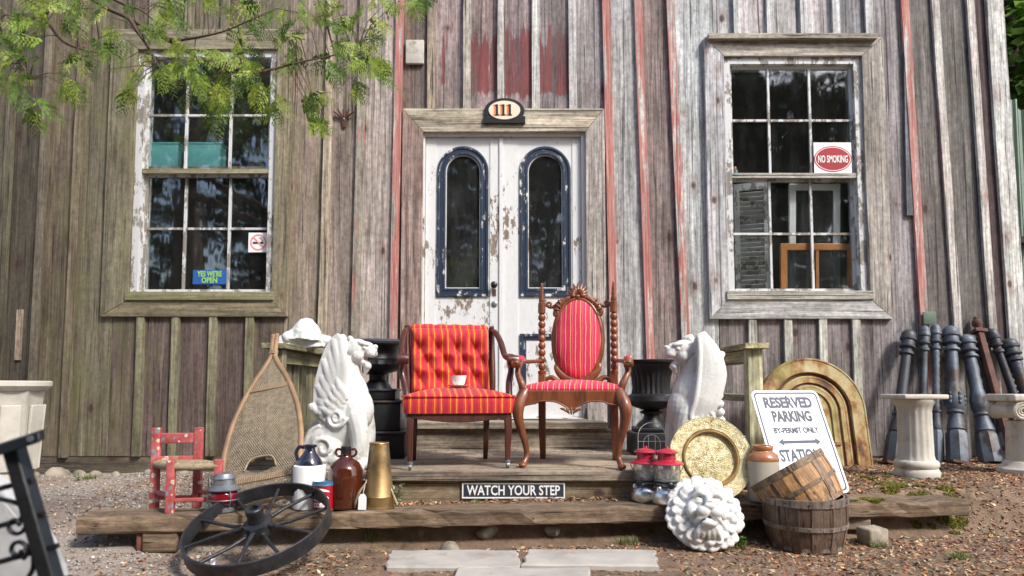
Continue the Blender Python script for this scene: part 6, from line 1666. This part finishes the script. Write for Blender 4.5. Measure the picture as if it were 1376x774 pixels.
put('limb', MB().tube(cr([Vector((0, 0, 3.4)), L(-260, -160, 2.2)*.55+Vector((0, 0, 1.5)), L(-260, -160, 2.2)], 6), [.06, .03, .018], 8), M['bark'], cedar, 60)
put('limb', MB().tube(cr([Vector((0, 0, 3.7)), L(-200, -220, 2.2)*.6+Vector((0, 0, 1.4)), L(-200, -220, 2.2), L(20, -80, 2.5)], 6), [.06, .035, .025, .016], 8), M['bark'], cedar, 60)
V = []; cols = []
clusters = [(15, 60, 45, 13), (25, 100, 35, 10), (45, 40, 40, 9), (8, 25, 40, 8), (100, 78, 22, 6), (95, 115, 20, 5), (45, 140, 14, 3), (48, 165, 12, 2), (177, 126, 9, 3), (80, 10, 30, 6), (140, 12, 30, 5),
 (175, 95, 20, 4), (215, 88, 25, 7), (245, 15, 40, 9), (250, 55, 30, 6), (255, 95, 30, 9), (275, 125, 25, 9), (300, 110, 30, 10), (290, 145, 18, 5), (330, 80, 35, 11), (325, 55, 25, 8), (345, 115, 25, 8), (360, 140, 14, 4), (380, 60, 18, 5), (385, 30, 20, 6), (395, 85, 15, 5),
 (430, 12, 30, 10), (460, 28, 22, 8), (445, 70, 14, 4), (450, 95, 14, 4), (475, 55, 25, 9), (490, 80, 22, 10), (505, 95, 15, 6), (480, 115, 12, 4), (505, 12, 25, 7), (545, 10, 22, 6), (570, 5, 14, 4), (420, 130, 12, 4), (417, 165, 9, 3), (410, 140, 12, 3), (130, 60, 20, 4), (200, 35, 25, 5), (300, 5, 35, 9), (350, 10, 25, 7)]
hang = MB()
allp = [p for q in paths for p in q]
for (px, py, rad, num) in clusters:
    Yc = 2.45+.2*min(1, px/400)+random.uniform(-.12, .12)
    for i in range(int(num*1.12)):
        a = random.uniform(0, 6.28); q = rad*math.sqrt(random.random())
        p = L(px+q*math.cos(a), py-6+q*math.sin(a)*.8, Yc+random.uniform(-.08, .08))
        near = min(allp, key=lambda o_: (o_-p).length_squared); d = (p-near); 
        if d.length < .02: d = Vector((random.uniform(-1, 1), random.uniform(-1, 1), -.3))
        d = d.normalized()*.5+Vector((random.uniform(-.9, .9), random.uniform(-.7, .7), random.uniform(-1.1, .15)))
        spray_geo(p, d, Vector((random.uniform(-.5, .5), -1, random.uniform(-.4, .7))), random.uniform(.06, .125), V, cols, green)
        if random.random() < .5: hang.tube([near, (near+p)/2+Vector((0, 0, .012)), p+d.normalized()*.04], [.0022, .0018, .001], 4)
random.seed(77)  # extra boughs above the view, added to cast dappled shade on the left wall
for (ex, ey, ez) in ((-1.4, 3.3, 4.3), (-2.3, 3.9, 4.5), (-.6, 3.0, 4.6), (-1.9, 2.8, 3.9), (-3.0, 3.6, 4.0)):
    e_p = Vector((ex, ey, ez))-loc0; st_p = Vector((0, 0, 3.6+random.uniform(0, 1.2)))
    bp_ = cr([st_p, st_p*.5+e_p*.5+Vector((0, 0, .35)), e_p], 8); put('limb', MB().tube(bp_, [.045, .025, .008], 7), M['bark'], cedar, 60)
    for q in range(90):
        c_ = bp_[random.randrange(6, len(bp_))]; p = c_+Vector((random.gauss(0, .22), random.gauss(0, .22), random.gauss(-.05, .12)))
        if (p+loc0).z < .85+(p+loc0).y*.60: continue
        spray_geo(p, (p-c_)+Vector((random.uniform(-.5, .5), random.uniform(-.5, .5), -.3)), Vector((random.uniform(-.4, .4), random.uniform(-.4, .4), 1)), random.uniform(.12, .26), V, cols, green, .8)
put('twigs', hang, M['bark'], cedar)['kind'] = 'stuff'
to_chips('foliage', V, cols, cedar)

# trees standing round the yard: seen beyond the barn corner and mirrored in the windows
def cedar_mesh(seedv, H, Rm, n, taper=.86, lum=1.0):
    random.seed(seedv); V = []; cols = []
    pal = [(.035, .06, .012), (.05, .085, .016), (.07, .11, .02), (.025, .04, .01)]
    for i in range(n):
        t = random.random()**.85; z = .5+t*(H-.5); r = Rm*(1-t*taper)*(.35+.65*math.sqrt(random.random())); a = random.uniform(0, 6.28)
        r *= 1+.25*math.sin(a*3+z*2)
        p = Vector((r*math.cos(a), r*math.sin(a), z)); d = Vector((math.cos(a), math.sin(a), random.uniform(-.9, .1)))
        base = [q*lum for q in random.choice(pal)]; s = Vector((-math.sin(a), math.cos(a), 0)); L_ = random.uniform(.16, .36)
        for q in range(5):
            dd = (d+s*random.uniform(-1, 1)+Vector((0, 0, random.uniform(-.5, .3)))).normalized(); w = dd.cross(Vector((random.uniform(-1, 1), random.uniform(-1, 1), 1))).normalized()*L_*.2
            a_ = p; b_ = p+dd*L_; c = (a_+b_)/2; V.append((a_, c-w, b_, c+w)); j = random.uniform(.6, 1.5); cols.append((base[0]*j, base[1]*j, base[2]*j))
    return V, cols
protos = []
for sd, H, Rm, n_, tp_, lm_ in [(*q, 3.4 if q[0] == 5 else 1.0) for q in ((1, 7.5, 1.9, 2600, .86), (2, 9.0, 2.2, 2600, .86), (3, 9.3, 1.5, 4200, .45), (4, 9.0, 1.6, 1050, .5), (5, 8.0, 1.7, 4200, .6))]:
    V, cols = cedar_mesh(sd, H, Rm, n_, tp_, lm_); protos.append((V, cols, H))
def yard_tree(label, x, y, k, s, rz, group=None, bright=False):
    V, cols, H = protos[k]
    t = thing('cedar_tree', label, 'tree', (x, y, 0), (0, 0, rz), group, s)
    if not isinstance(crowns.get(k), bpy.types.Mesh):
        o = to_chips('crown', V, cols, t); crowns[k] = o.data
        tm = MB().tube([(0, 0, -.1), (.03, 0, H*.4), (0, .03, H*.95)], [.16, .11, .02], 10).mesh('trunk', 60); tm.materials.append(M['bark']); trunks[k] = tm
    else: put('crown', crowns[k], None, t)
    put('trunk', trunks[k], None, t)
    return t
crowns, trunks = {}, {}
yard_tree('leafy green cedar tree beyond the barn corner above the green sheets', 6.2, 8.2, 4, 1.0, .4)
yard_tree('taller dark cedar tree behind the barn corner', 9.0, 11.5, 1, 1.0, 1.4)
grp = 'cedars across the yard, mirrored in the window glass'
for i, (x, y, k, s) in enumerate(((-7.4, -4.6, 3, .98), (-5.4, -4.4, 3, 1.0), (-9.4, -5.4, 3, 1.05), (-3.6, -6.0, 2, 1.0), (-1.4, -5.2, 2, .95), (.9, -5.4, 2, 1.0),
        (3.0, -5.8, 2, .95), (4.9, -5.1, 2, .89), (6.3, -5.0, 2, .90), (7.8, -5.2, 2, .90), (9.4, -5.4, 2, .9), (-6.4, -8.5, 0, 1.0), (5.6, -6.6, 2, .95))):
    yard_tree('dark cedar tree standing across the yard, mirrored in the windows', x, y, k, s, i*1.3, grp)
# green sheets and dark shed past the corner
for i, (px0, px1) in enumerate(((1349, 1368), (1361, 1384), (1378, 1400))):
    a = W(px0+18+i*2, 560, 6.2+i*.05); b_ = W(px0, 132+i*14, 6.7+i*.05); a.z = gh(3.9, 5.3)-.02
    v = b_-a; Ls = v.length; q = Vector((0, 0, 1)).rotation_difference(v.normalized())
    mb = MB(); n = 25; w_ = .26; vs = []
    for j in range(n): x_ = -w_/2+w_*j/(n-1); y_ = .012*math.sin(x_/w_*2*math.pi*4); vs += [(x_, y_, 0), (x_, y_, Ls), (x_, y_+.003, Ls), (x_, y_+.003, 0)]
    fs = []
    for j in range(n-1):
        A, B = 4*j, 4*j+4; fs += [(A, B, B+1, A+1), (A+3, A+2, B+2, B+3), (A+1, B+1, B+2, A+2), (A, A+3, B+3, B)]
    fs += [(0, 1, 2, 3), (4*n-4, 4*n-1, 4*n-2, 4*n-3)]
    o = put('metal_sheet', mb.add(vs, fs), M['green_sheet'], None, 40, a, q.to_euler()); tag(o, ['green corrugated sheet leaning nearest the barn corner', 'middle one of the green corrugated sheets leaning past the barn', 'outermost of the green corrugated sheets leaning past the barn'][i], 'metal sheet')
sh = thing('open_shed', 'dark open shed standing behind the green sheets past the barn', 'shed', (6.0, 7.4, .1))
put('rear_wall', MB().box((0, .9, 1.1), (3.0, .05, 2.2)), M['dark'], sh)
for s_ in (-1, 1): put('side_wall', MB().box((s_*1.5, 0, 1.1), (.05, 1.8, 2.2)), M['dark'], sh)
put('roof', MB().box((0, 0, 2.25), (3.3, 2.1, .06), (R(6), 0, 0)), M['dark'], sh)
bpy.context.view_layer.update()
